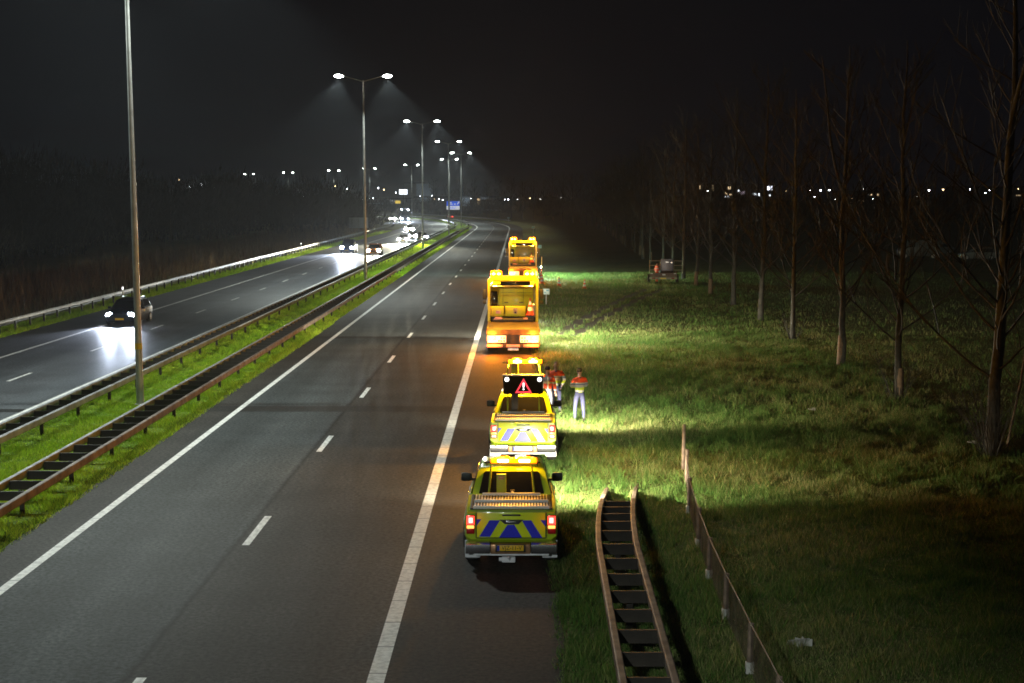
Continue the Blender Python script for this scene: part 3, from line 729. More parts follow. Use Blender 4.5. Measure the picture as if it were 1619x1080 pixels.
# ------------------------------------------------------------------ wheels
def wheel(root, c, r=.38, wd=.25, name='wheel', dual=False):
    s = MB(); s.cyl((-wd / 2, 0, 0), (wd / 2, 0, 0), r * .93, n=24); s.cyl((-wd * .4, 0, 0), (wd * .4, 0, 0), r, n=24); t = s.build(name, M['rubber'], root, c)
    s = MB(); sg = 1 if c[0] > 0 else -1; s.cyl((sg * (wd / 2 - .04), 0, 0), (sg * (wd / 2 + .012), 0, 0), r * .62, r * .58, n=18)
    for k in range(6): a = k * math.pi / 3; s.box((sg * (wd / 2 + .014), math.cos(a) * r * .32, math.sin(a) * r * .32), (.02, .09, .09), bev=.01)
    s.build('rim', M['rim'], t)
    return t

# ------------------------------------------------------------------ the two striped pickups
def make_pickup(sign):
    root = empty('pickup_truck')
    s = MB()       # bed sides, rear corners and lower cab: one shell
    s.loft([(.02, [(.80, .64), (.895, .70), (.905, 1.0), (.86, 1.19)]), (.10, [(.86, .56), (.925, .72), (.93, 1.02), (.88, 1.215)]),
            (.6, [(.88, .5), (.935, .74), (.94, 1.04), (.885, 1.22)]), (1.62, [(.88, .42), (.93, .74), (.935, 1.04), (.885, 1.22)]),
            (1.66, [(.88, .42), (.925, .72), (.93, 1.0), (.87, 1.19)]), (3.9, [(.88, .42), (.925, .72), (.925, 1.0), (.85, 1.17)]),
            (4.2, [(.88, .42), (.925, .72), (.90, .98), (.80, 1.12)]), (4.95, [(.86, .42), (.90, .68), (.84, .92), (.70, 1.02)]), (5.25, [(.70, .45), (.78, .66), (.74, .84), (.58, .92)])])
    s.build('body', M['lime'], root)
    s = MB()       # cab pillars and roof as a shell; glass set in front of it
    s.rings([[(x, y, z) for x, y, z in q] for q in (
        [(-.84, 1.68, 1.16), (.84, 1.68, 1.16), (.80, 4.05, 1.13), (-.80, 4.05, 1.13)],
        [(-.70, 1.86, 1.68), (.70, 1.86, 1.68), (.66, 3.22, 1.70), (-.66, 3.22, 1.70)],
        [(-.64, 1.93, 1.76), (.64, 1.93, 1.76), (.60, 3.05, 1.78), (-.60, 3.05, 1.78)],
        [(-.52, 2.08, 1.795), (.52, 2.08, 1.795), (.48, 2.9, 1.81), (-.48, 2.9, 1.81)])])
    s.build('cab', M['lime'], root, smooth=50)
    def glassq(name, pts, off): s = MB(); s.prism(pts, off); return s.build(name, M['glass'], root, smooth=0)
    glassq('rear_window', [(-.68, 1.722, 1.23), (.68, 1.722, 1.23), (.585, 1.862, 1.645), (.54, 1.878, 1.675), (-.54, 1.878, 1.675), (-.585, 1.862, 1.645)], (0, -.055, .012))
    glassq('windscreen', [(-.70, 3.95, 1.19), (.70, 3.95, 1.19), (.58, 3.30, 1.65), (-.58, 3.30, 1.65)], (0, .02, .02))
    for sg in (-1, 1):
        glassq('side_window', [(sg * .838, 1.9, 1.2), (sg * .825, 2.72, 1.2), (sg * .708, 2.72, 1.63), (sg * .715, 2.02, 1.62)], (sg * .014, 0, .005))
        glassq('side_window', [(sg * .823, 2.82, 1.2), (sg * .815, 3.75, 1.2), (sg * .705, 3.2, 1.63), (sg * .708, 2.82, 1.63)], (sg * .014, 0, .005))
        s = MB(); s.box((sg * 1.0, 3.52, 1.26), (.24, .12, .19), bev=.045); s.box((sg * .86, 3.55, 1.2), (.14, .05, .05)); s.build('mirror', M['black'], root)
        for yd in (2.0, 2.95):
            s = MB(); s.box((sg * .93, yd + .05, 1.0), (.03, .2, .035), bev=.008); s.build('door_handle', M['chrome'], root)
    # tailgate with the chevron
    s = MB()
    s.box((0, .012, .935), (1.36, .05, .51), bev=.012)
    s.box((0, .006, 1.15), (.50, .05, .075), bev=.02)
    yb = -.0155
    X = lambda u: (u - 575) / 437.0
    Z = lambda v: 1.19 - (v - 500) / 450.0
    for pts in ([(270, 562), (317, 562), (270, 632)], [(388, 572), (480, 572), (392, 722), (298, 722)], [(545, 612), (603, 612), (670, 728), (470, 728)],
                [(668, 572), (750, 572), (846, 730), (756, 730)], [(830, 570), (880, 570), (880, 638)]):
        P = [(X(u), yb, Z(v)) for u, v in pts]
        s.prism(P, (0, -.0025, 0), 1)
    for xg in (-.695, .695): s.box((xg, -.008, .93), (.012, .04, .50), 2)
    s.box((0, -.012, .672), (1.38, .03, .012), 2)
    s.box((.005, -.022, 1.135), (.36, .02, .035), 2, bev=.006)
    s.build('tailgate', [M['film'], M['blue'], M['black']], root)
    s = MB(); s.prism([(X(u), -.02, Z(v)) for u, v in ((475, 566), (680, 566), (640, 606), (520, 606))], (0, -.012, 0)); s.box((0, -.034, 1.0), (.20, .01, .035), 1, bev=.004); s.build('tailgate_handle', [M['black'], M['chrome']], root)
    for sg in (-1, 1):
        s = MB(); s.box((sg * .805, .02, .945), (.165, .12, .38), bev=.02); h = s.build('tail_light', M['taildim'], root)
        s = MB(); s.box((sg * .805, -.042, 1.035), (.15, .012, .17), bev=.004); s.build('lens', M['tail'], h)
        s = MB(); s.box((sg * .80, -.05, 1.035), (.07, .008, .10), bev=.003); s.build('lens', M['brakecore'], h)
        s = MB(); s.box((sg * .805, -.042, .90), (.14, .012, .06), bev=.004); s.build('lens', M['orangelens'], h)
        s = MB(); s.box((sg * .805, -.042, .82), (.12, .012, .06), bev=.004); s.build('lens', M['clearwhite' if sign else 'taildim'], h)
        lamp('POINT', .9, (1, .08, .04), h, (sg * .82, -.16, 1.03), radius=.05)
    for xx in ((-.90, -.82, -.42), (.40, .82, .90)):
        s = MB(); s.rings([[(x, y, z) for y, z in ((-.10, .60), (-.17, .57), (-.18, .44), (-.13, .38), (.06, .38), (.06, .60))] for x in xx])
        s.build('bumper', M['chrome'], root, smooth=50)
    s = MB(); s.box((-.01, -.06, .47), (.80, .16, .20), bev=.03); s.box((-.01, -.146, .49), (.60, .02, .155), 1, bev=.008); s.build('bumper_step', [M['copper'], M['black']], root)
    s = MB(); s.box((0, -.03, .36), (1.5, .12, .05)); s.box((-.05, -.1, .26), (.27, .12, .11), bev=.02); s.cyl((-.05, -.16, .28), (-.05, -.24, .30), .02); s.ball((-.05, -.25, .33), .027, 0, 10); s.cyl((-.24, -.1, .26), (-.17, -.1, .26), .04); s.build('tow_hitch', M['flap'], root)
    s = MB(); s.box((-.01, -.16, .50), (.52, .008, .115), bev=.004); s.box((-.25, -.1645, .50), (.045, .004, .105), 1); pl = s.build('number_plate', [M['plate'] if not sign else M['refl'], M['euro']], root)  # second pickup's plate is coloured white to stand for headlight glare
    if not sign: text_obj('lettering', 'VJZ-11-V', .118, M['ink'], pl, (.015, -.1655, .50), xs=.9)
    for sg in (-1, 1):
        s = MB(); s.box((sg * .775, .22, .40), (.30, .018, .36), bev=.012); s.box((sg * .775, .212, .21), (.2, .02, .02), 1); s.build('mudflap', [M['flap'], M['black']], root)
        for yw in (.95, 4.35): wheel(root, (sg * .80, yw, .38))
        s = MB()
        for yw in (.95, 4.35):      # flared dark arch lips
            s.rings([[(sg * (.88 + q), yw + rr * math.cos(t), .42 + rr * math.sin(t)) for q, rr in ((0, .40), (.085, .41), (.085, .47), (.02, .50))] for t in np.linspace(-.1, math.pi + .1, 13)])
        s.build('wheel_arch', M['black'], root)
    # aluminium roller lid, ribbed crosswise, with three cross bars
    s = MB(); k = 25
    for i in range(k):
        x = -.755 + 1.51 * (i + .5) / k; s.box((x, .86, 1.232), (1.51 / k * .52, 1.42, .03), bev=.006)
    s.box((0, .86, 1.218), (1.53, 1.44, .012), 1); s.build('bed_cover', [M['alu'], M['chassis']], root, smooth=0)
    for yb_, zb, w_ in ((.14, 1.26, 1.52), (.72, 1.275, 1.5), (1.36, 1.29, 1.2)):
        s = MB(); s.box((0, yb_, zb), (w_, .06, .055), bev=.01); s.build('cross_bar', M['white'], root)
    for sg in (-1, 1):
        s = MB(); s.box((sg * .79, .86, 1.225), (.06, 1.46, .035), bev=.008); s.build('side_rail', M['black'], root)
    # light bar on yellow struts
    zb, yb2 = (1.86, 1.95) if not sign else (2.66, 1.9)
    s = MB(); s.box((.02, yb2, zb), (1.16 if not sign else 1.26, .10, .035), bev=.012); s.cyl((.02, yb2 - .03, zb), (.02, yb2 - .03, zb + .08), .008)
    if not sign:
        for x in (-.52, .54): s.cyl((x, yb2, 1.78), (x, yb2, zb), .012)
    s.build('light_bar', M['black'], root)
    for x in (-.18, .27):
        s = MB(); s.box((x, yb2 - .01, zb + .035), (.24, .11, .075), bev=.025); b_ = s.build('beacon', M['beacon'], root)
        s = MB(); s.box((x - .19, yb2 - .01, zb + .035), (.14, .12, .10), bev=.02); s.box((x + .19, yb2 - .01, zb + .035), (.14, .12, .10), bev=.02); s.box((x, yb2 + .01, zb + .06), (.26, .12, .12), bev=.02); s.build('dome', M['dome'], b_)
        lamp('POINT', W_BEACON * (20 if sign else 1), AMBER, b_, (x, yb2 - .1, zb + .14), radius=.06)
    s = MB()
    if not sign:
        for sg in (-1, 1): s.cyl((sg * .47, 1.40, 1.29), (sg * .42, 1.66, 1.84), .02, n=8)
    else:
        for sg in (-1, 1): s.cyl((sg * .5, 1.62, 2.28), (sg * .43, 1.88, 2.64), .018, n=8)
        for sg in (-1, 1): s.cyl((sg * .45, 1.45, 1.25), (sg * .45, 1.60, 1.85), .02, n=8)
    s.build('strut', M['limedull'], root)
    s = MB(); s.box((-.21, 1.60, 1.47) if not sign else (-.25, 1.75, 2.47), (.20, .10, .40), bev=.015); s.box((-.21, 1.545, 1.60) if not sign else (-.25, 1.695, 2.6), (.12, .012, .07), 1); s.build('control_box', [M['limedull'], M['copper']], root)
    s = MB(); s.box((.02, 1.52, 1.31), (.09, .09, .08), bev=.01); s.cyl((.02, 1.47, 1.32), (.02, 1.455, 1.32), .025, mi=1); s.build('camera', [M['black'], M['chrome']], root)
    s = MB(); s.cyl((.05, 2.75, 1.80), (.05, 2.70, 1.86), .018); s.cyl((.05, 2.70, 1.86), (.05, 2.62, 2.10), .005); s.build('antenna', M['black'], root)
    for sg in (-1, 1):
        s = MB(); s.box((sg * .60, 5.17, .80), (.34, .12, .16), bev=.03); h = s.build('headlight', M['headlamp'], root)
        lamp('SPOT', W_HEAD * (1.2 if sg > 0 else .2), WARMW, h, (sg * .60, 5.32, .80), (R(85), 0, R(-32 if sg > 0 else 3)), radius=.05, size=110, blend=.8, dip='Y')
    s = MB(); s.box((0, 5.22, .72), (.8, .1, .2), bev=.02); s.build('grille', M['black'], root)
    if sign:
        s = MB(); s.box((-.01, 1.55, 2.06), (1.14, .09, .52), bev=.012); s.box((-.01, 1.50, 2.06), (1.10, .02, .48), bev=.004); bd = s.build('warning_board', M['board'], root)
        s = MB()
        cx, cz, hh, ww = 0.0, 2.045, .225, .255; T = lambda k: [(cx - ww * k, 1.486, cz - hh * k + .0), (cx + ww * k, 1.486, cz - hh * k), (cx, 1.486, cz + hh * k)]
        A, B = T(.93), [(cx - ww * .66, 1.486, cz - hh * .74), (cx + ww * .66, 1.486, cz - hh * .74), (cx, 1.486, cz + hh * .50)]
        for k in range(3):
            j = (k + 1) % 3; s.prism([A[k], A[j], B[j], B[k]], (0, -.006, 0))
        s.build('warning_triangle', M['ledred'], bd, smooth=0)
        s = MB(); s.box((0, 1.482, 2.06), (.035, .008, .13), bev=.003); s.cyl((0, 1.486, 1.942), (0, 1.478, 1.942), .022); s.build('exclamation_mark', M['led'], bd)
        for x in (-.475, .455):
            s = MB(); s.cyl((x, 1.49, 2.225), (x, 1.465, 2.225), .062, n=20); s.build('board_lamp', M['led'], bd)
        s = MB(); s.box((-.01, 1.57, 2.335), (1.2, .13, .03), bev=.006)
        for k in range(16): s.box((-.56 + k * .0735, 1.57, 2.357), (.04, .11, .014))
        s.build('board_rail', M['alu'], bd)
        s = MB(); s.box((-.25, 1.56, 1.52), (.2, .12, .58), bev=.01); s.box((-.25, 1.496, 1.52), (.03, .012, .56), 1); s.build('mast', [M['black'], M['chassis']], root)
    return root
p1 = make_pickup(False); q = ground(808, 903); p1.location = (q.x, 29.9, 0); p1.rotation_euler = (0, 0, R(-.3))
tag(p1, 'lime pickup nearest the camera, with blue chevrons and a yellow number plate', 'pickup', 'striped recovery pickups on the hard shoulder')
p2 = make_pickup(True); q = ground(827, 738); p2.location = (q.x, 42.0, 0); p2.rotation_euler = (0, 0, R(-.9))
tag(p2, 'striped pickup carrying a raised black warning board with a red triangle', 'pickup', 'striped recovery pickups on the hard shoulder')

# ------------------------------------------------------------------ the two yellow tow trucks
def make_tow_truck():
    root = empty('tow_truck')
    s = MB(); s.box((0, 4.2, .72), (.9, 7.6, .28)); s.box((0, .25, .75), (2.3, .35, .5), bev=.02); s.build('chassis', M['chassis'], root)
    s = MB(); s.box((0, 2.3, 1.15), (2.46, 4.5, .10), bev=.012)
    for sg in (-1, 1): s.box((sg * 1.2, 2.3, 1.215), (.09, 4.5, .05), bev=.01)
    s.box((0, .13, 1.06), (2.5, .12, .24), bev=.015)
    for k in range(5): s.box((-.9 + .45 * k, 2.2, 1.204), (.05, 4.1, .012))
    s.build('bed', M['deck'], root)
    s = MB(); s.box((-.95, 2.5, .85), (.5, 2.2, .34), bev=.03); s.box((.95, 2.5, .85), (.5, 2.2, .34), bev=.03); s.build('side_locker', M['truckyellow'], root)
    # rear lamp boxes
    for sg in (-1, 1):
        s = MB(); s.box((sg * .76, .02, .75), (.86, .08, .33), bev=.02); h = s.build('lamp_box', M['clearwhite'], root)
        s = MB(); s.box((sg * 1.0, -.03, .80), (.40, .03, .24), bev=.012); s.build('lens', M['flash'], h)
        s = MB()
        for x, z in ((.42, .66), (.55, .66), (.42, .80), (.67, .67)): s.cyl((sg * x, -.018, z), (sg * x, -.028, z), .042, n=12)
        s.build('lens', M['taildim'], h)
        s = MB(); s.cyl((sg * .55, -.018, .80), (sg * .55, -.028, .80), .04, n=12); s.build('lens', M['tail'], h)
        lamp('POINT', 480, (1, .24, .015), h, (sg * 1.0, -.22, .80), radius=.1)
    s = MB(); s.box((0, -.02, .43), (2.5, .14, .17), bev=.02); s.build('bumper', M['chassis'], root)
    s = MB()
    for x, w_ in ((-.85, .72), (0, .62), (.85, .72)): s.box((x, -.098, .44), (w_, .015, .12), bev=.004)
    s.build('marker_board', M['redwhite'], root)
    s = MB(); s.box((0, -.02, .28), (.5, .06, .11)); s.build('number_plate', M['refl'], root)
    # tall yellow frame behind the cab
    s = MB()
    for sg in (-1, 1):
        s.rings([[(sg * x, y, z) for x, y in ((1.255, 4.3), (1.255, 4.9), (1.14, 4.9), (1.14, 4.3))] for z in (1.19, 3.1)])
        s.prism([(sg * 1.255, 4.3, 3.1), (sg * 1.14, 4.3, 3.1), (sg * 1.0, 4.3, 3.24), (sg * 1.0, 4.3, 3.46), (sg * 1.12, 4.3, 3.44), (sg * 1.255, 4.3, 3.28)], (0, .6, 0))
    s.box((0, 4.6, 3.35), (2.0, .58, .21), bev=.015); s.build('frame', M['truckyellow'], root)
    for x in (-.96, -.70, .70, .96):
        s = MB(); s.ball((x, 4.38, 3.58), .10, 0, 12, (1, .9, .8)); b_ = s.build('beacon', M['beacon'], root)
        s = MB(); s.cyl((x, 4.47, 3.455), (x, 4.47, 3.66), .17, .155, 14); s.ball((x, 4.47, 3.66), .155, 0, 12, (1, 1, .6)); s.build('dome', M['dome'], b_)
        if abs(x) > .8: lamp('POINT', W_BEACON * 30, AMBER, b_, (x * 1.0, 4.05, 4.3), radius=.1)
    s = MB()
    for z in (1.62, 2.0, 2.4, 2.8): s.cyl((-1.08, 4.25, z), (-1.08, 4.25, z + .26), .014, n=6)
    s.cyl((1.05, 4.24, 1.5), (1.05, 4.24, 2.9), .02, n=6); s.cyl((-.98, 4.24, 2.98), (.98, 4.24, 2.98), .025, n=6); s.build('grab_rail', M['chrome'], root)
    s = MB()
    for k in range(5): s.cyl((-.96 + .02 * k, 4.44, 1.30 + .03 * k), (-.60 + .02 * k, 4.40, 1.30 + .02 * k), .03, n=8)
    s.box((.62, 4.42, 1.32), (.22, .16, .16), bev=.03); s.build('strap_bundle', M['redwhite'], root)
    s = MB()
    for x in (-.5, .52): s.box((x, 4.975, 2.45), (.012, .012, .85))
    s.box((.16, 4.975, 2.62), (1.6, .012, .012)); s.box((.16, 4.975, 1.93), (1.6, .012, .012)); s.build('panel_seam', M['black'], root)
    # cab
    s = MB()
    s.rings([[(x, y, z) for x, y, z in q] for q in (
        [(-1.22, 5.15, .95), (1.22, 5.15, .95), (1.22, 7.5, .75), (-1.22, 7.5, .75)], [(-1.24, 5.12, 1.8), (1.24, 5.12, 1.8), (1.24, 7.62, 1.8), (-1.24, 7.62, 1.8)],
        [(-1.18, 5.18, 2.9), (1.18, 5.18, 2.9), (1.16, 7.25, 2.9), (-1.16, 7.25, 2.9)], [(-1.02, 5.35, 3.12), (1.02, 5.35, 3.12), (1.0, 7.0, 3.12), (-1.0, 7.0, 3.12)])])
    s.build('cab', M['truckyellow'], root, smooth=50)
    s = MB(); s.box((.16, 5.04, 2.18), (1.66, .1, 1.56), bev=.03)
    for x in (-.34, .40): s.box((x, 4.985, 2.13), (.19, .02, .045), 1, bev=.006)
    s.build('rear_panel', [M['truckyellow'], M['black']], root)
    s = MB(); s.box((.12, 5.05, 3.07), (1.5, .06, .21), bev=.02); s.box((-.95, 5.06, 2.3), (.34, .06, .78), bev=.05); s.build('rear_window', M['glass'], root)
    s = MB(); s.prism([(-1.05, 7.6, 1.85), (1.05, 7.6, 1.85), (1.0, 7.3, 2.75), (-1.0, 7.3, 2.75)], (0, .04, .01)); s.build('windscreen', M['glass'], root, smooth=0)
    for sg in (-1, 1):
        s = MB(); s.prism([(sg * 1.235, 6.0, 1.9), (sg * 1.235, 7.4, 1.9), (sg * 1.18, 7.15, 2.75), (sg * 1.18, 6.0, 2.75)], (sg * .02, 0, 0)); s.build('side_window', M['glass'], root, smooth=0)
        s = MB(); s.box((sg * 1.46, 6.9, 2.42), (.2, .14, .5), bev=.04); s.box((sg * 1.46, 6.9, 2.0), (.19, .13, .18), bev=.04); s.cyl((sg * 1.2, 7.05, 2.75), (sg * 1.46, 6.95, 2.65), .02); s.build('mirror', M['black'], root)
        wheel(root, (sg * 1.0, 6.4, .48), .48, .32); wheel(root, (sg * .98, 1.9, .48), .48, .46)
        s = MB(); s.box((sg * .98, 7.66, .95), (.36, .08, .2), bev=.03); h = s.build('headlight', M['headwarm'], root)
        lamp('POINT', W_TRUCKHEAD * (1 if sg > 0 else .07), (1, .95, .72), h, (sg * 1.2, 7.82, .95), radius=.08, dip='Z')
    # yellow lockers across the bed and what stands between them
    s = MB(); s.box((-.80, 4.72, 1.72), (.68, .5, .48), bev=.02); s.box((-.74, 4.462, 1.68), (.22, .01, .14), 1); s.build('tool_locker', [M['truckyellow'], M['redwhite']], root)
    s = MB(); s.box((.12, 4.72, 1.72), (1.0, .5, .48), bev=.02); s.box((.12, 4.46, 1.74), (.18, .012, .26), 1); s.box((.12, 4.45, 1.66), (.09, .012, .09), 2); s.build('tool_locker', [M['truckyellow'], M['copper'], M['black']], root)
    s = MB(); s.box((0, 4.75, 1.3), (2.2, .4, .2)); s.cyl((-.5, 4.4, 1.3), (.5, 4.4, 1.3), .09, n=12); s.box((0, 4.3, 1.27), (2.0, .1, .12), bev=.02); s.build('winch', M['chassis'], root)
    s = MB(); s.box((.86, 4.7, 1.36), (.42, .5, .30), bev=.02); s.build('cone_stand', M['black'], root)
    s = MB(); s.cyl((1.02, 4.66, 1.5), (1.02, 4.66, 1.98), .02); s.ball((1.02, 4.62, 2.02), .07); s.build('work_lamp', M['chrome'], root)
    return root
t1 = make_tow_truck(); t1.location = (.05, 71.9, 0); tag(t1, 'yellow tow truck with empty bed directly in front of the warning board pickup', 'tow truck', 'yellow tow trucks on the hard shoulder')
t2 = copy_tree(t1); t2.location = (.95, 133.6, 0); t2.rotation_euler = (0, 0, R(-.2)); tag(t2, 'farther yellow tow truck, at the head of the row of parked recovery vehicles', 'tow truck', 'yellow tow trucks on the hard shoulder')
for ch in t2.children:
    for g_ in ch.children:
        if ch.name.startswith('headlight') and g_.type == 'LIGHT': g_.data = g_.data.copy(); g_.data.color = (.62, 1, .74)

# ------------------------------------------------------------------ traffic cones, kilometre plates, poles
def make_cone():
    root = empty('traffic_cone')
    s = MB(); s.box((0, 0, .025), (.40, .40, .05), bev=.012); s.build('base', M['orange'], root)
    prof = [(0.05, .15), (.2, .121), (.36, .09), (.46, .071), (.60, .043), (.75, .026)]; mi = [0, 1, 0, 1, 0]; s = MB()
    for (z0, r0), (z1, r1), k in zip(prof, prof[1:], mi): s.cyl((0, 0, z0), (0, 0, z1), r0, r1, 16, k, caps=(z1 == .75))
    s.build('body', [M['orange'], M['refl']], root); return root
c0 = make_cone()
def cone(loc, label, first=[True], h=1.0):
    o = c0 if first[0] else copy_tree(c0); first[0] = False
    o.location = loc; o.scale = (h,) * 3; tag(o, label, 'traffic cone', 'red and white traffic cones'); return o
cone(ground(884, 452.5), 'red and white cone on the grass, the nearer to the trucks of the lone two', h=1.05)
cone(ground(924, 457), 'red and white cone on the grass farthest out from the trucks', h=1.05)
for (px, py, lb) in ((857, 449, 'cone beside the farther tow truck, nearest the camera of that little row'), (855.5, 444, 'second cone of the row beside the farther tow truck'), (854, 439.5, 'third cone of the row beside the farther tow truck')): cone(ground(px, py), lb, h=1.1)
cone(t1.location + Vector((.86, 4.68, 1.51)), 'red and white cone standing on the bed of the nearer tow truck', h=1.15)
cone(t2.location + Vector((.80, 4.66, 1.51)), 'red and white cone standing on the bed of the farther tow truck', h=1.15)
q = ground(855.5, 437); s = MB(); s.cyl((0, 0, 0), (0, 0, 1.9), .03, n=8); s.cyl((0, 0, .9), (0, 0, 1.9), .045, n=8, mi=1); s.box((0, 0, .02), (.4, .4, .04))
o = s.build('marker_pole', [M['orange'], M['refl']], None, (q.x, 141, 0)); tag(o, 'slim red and white marker pole standing beside the farther tow truck', 'marker pole')
s = MB(); s.cyl((0, 0, 0), (0, 0, 1.0), .022, n=8); hp = empty('kilometre_post'); s.build('post', M['white'], hp)
s = MB(); s.box((0, -.035, 1.13), (.46, .02, .40), bev=.012); s.box((.09, -.0465, 1.2), (.18, .003, .1), 1); s.box((-.08, -.0465, 1.08), (.14, .003, .07), 1); pn = s.build('plate', [mat('plate_pale', (.62, .80, .78), .35), mat('plate_mark', (.08, .42, .55), .4)], hp)
for i, (px, py, D, lb) in enumerate(((863.5, 461, 106, 'white kilometre plate on a thin post beside the nearer tow truck'), (853.5, 390, 190, 'white kilometre plate just right of the farther tow truck'), (843, 360, 300, 'tiny white kilometre plate on the far grass beyond the tow trucks'), (804, 344.5, 430, 'tiniest white kilometre plate at the outside of the far bend'))):
    o = hp if i == 0 else copy_tree(hp); a = away(px, py, D); o.location = (a.x, D, a.z - 1.13); tag(o, lb, 'kilometre post', 'kilometre plates along the verge')
    if i > 1: o.scale = (1.3, 1, 1); o.location.z -= 0
for px, py, D, lb in ((194, 456, 108, 'white reflector post behind the left rail near the first oncoming car'), (476, 389, 215, 'small white reflector post in the reeds left of the bright oncoming car')):
    a = away(px, py, D); s = MB(); s.box((0, 0, .5), (.10, .06, 1.0), bev=.015); s.box((0, -.033, .84), (.08, .01, .16), 1); o = s.build('reflector_post', [M['white'], M['led']], None, (a.x, D, max(0, a.z - .84))); tag(o, lb, 'reflector post')  # reflector face is given its own glow in place of returned light

# ------------------------------------------------------------------ people
def stripes_mat(name, bands):
    """clothing colour by height on the person (object space): real bands sewn on the jacket"""
    m = bpy.data.materials.new(name); m.use_nodes = True; nt = m.node_tree; N = nt.nodes; b = N['Principled BSDF']
    tc = N.new('ShaderNodeTexCoord'); sp_ = N.new('ShaderNodeSeparateXYZ'); nt.links.new(tc.outputs['Object'], sp_.inputs[0])
    mr = N.new('ShaderNodeMapRange'); mr.inputs['From Max'].default_value = 2.0; nt.links.new(sp_.outputs['Z'], mr.inputs['Value'])
    cr = N.new('ShaderNodeValToRGB'); cr.color_ramp.interpolation = 'CONSTANT'; el = cr.color_ramp.elements
    el[0].position = 0; el[0].color = (*bands[0][1], 1); el[1].position = bands[1][0] / 2; el[1].color = (*bands[1][1], 1)
    for z, c in bands[2:]: e = el.new(z / 2); e.color = (*c, 1)
    nt.links.new(mr.outputs[0], cr.inputs['Fac']); nt.links.new(cr.outputs['Color'], b.inputs['Base Color']); b.inputs['Roughness'].default_value = .6
    return m
HY, HO, HW, HB = (.50, .62, .03), (.80, .08, .015), (.5, .5, .52), (.03, .04, .22)
M['jacket_bands'] = stripes_mat('yellow_orange_jacket', [(0, HY), (.98, HW), (1.04, HY), (1.14, HW), (1.22, HB), (1.25, HW), (1.29, HO), (1.5, HY)])
M['vest_bands'] = stripes_mat('orange_vest', [(0, HO), (.95, HW), (1.02, HO), (1.2, HW), (1.26, HO)])
def skin_mesh(name, nodes, edges, m, parent, sub=2):
    """one continuous skinned surface grown on a skeleton: nodes {key: (x, y, z, r)}"""
    bm = bmesh.new(); ly = bm.verts.layers.skin.verify(); V = {}
    for k, (x, y, z, rr) in nodes.items():
        v = bm.verts.new((x, y, z)); r2 = rr if isinstance(rr, tuple) else (rr, rr); v[ly].radius = r2; V[k] = v
    for a, b_ in edges: bm.edges.new((V[a], V[b_]))
    bm.verts.ensure_lookup_table(); bm.verts[0][ly].use_root = True
    me = bpy.data.meshes.new(name); bm.to_mesh(me); bm.free()
    o = bpy.data.objects.new(name, me); COL.objects.link(o)
    o.modifiers.new('skin', 'SKIN').branch_smoothing = .6; sb = o.modifiers.new('sub', 'SUBSURF'); sb.levels = sb.render_levels = sub
    bpy.context.view_layer.update()
    m2 = bpy.data.meshes.new_from_object(o.evaluated_get(bpy.context.evaluated_depsgraph_get())); o.modifiers.clear(); o.data = m2; bpy.data.meshes.remove(me)
    m2.materials.clear()
    for q in (m if isinstance(m, list) else [m]): m2.materials.append(q)
    m2.shade_smooth(); o.parent = parent; return o
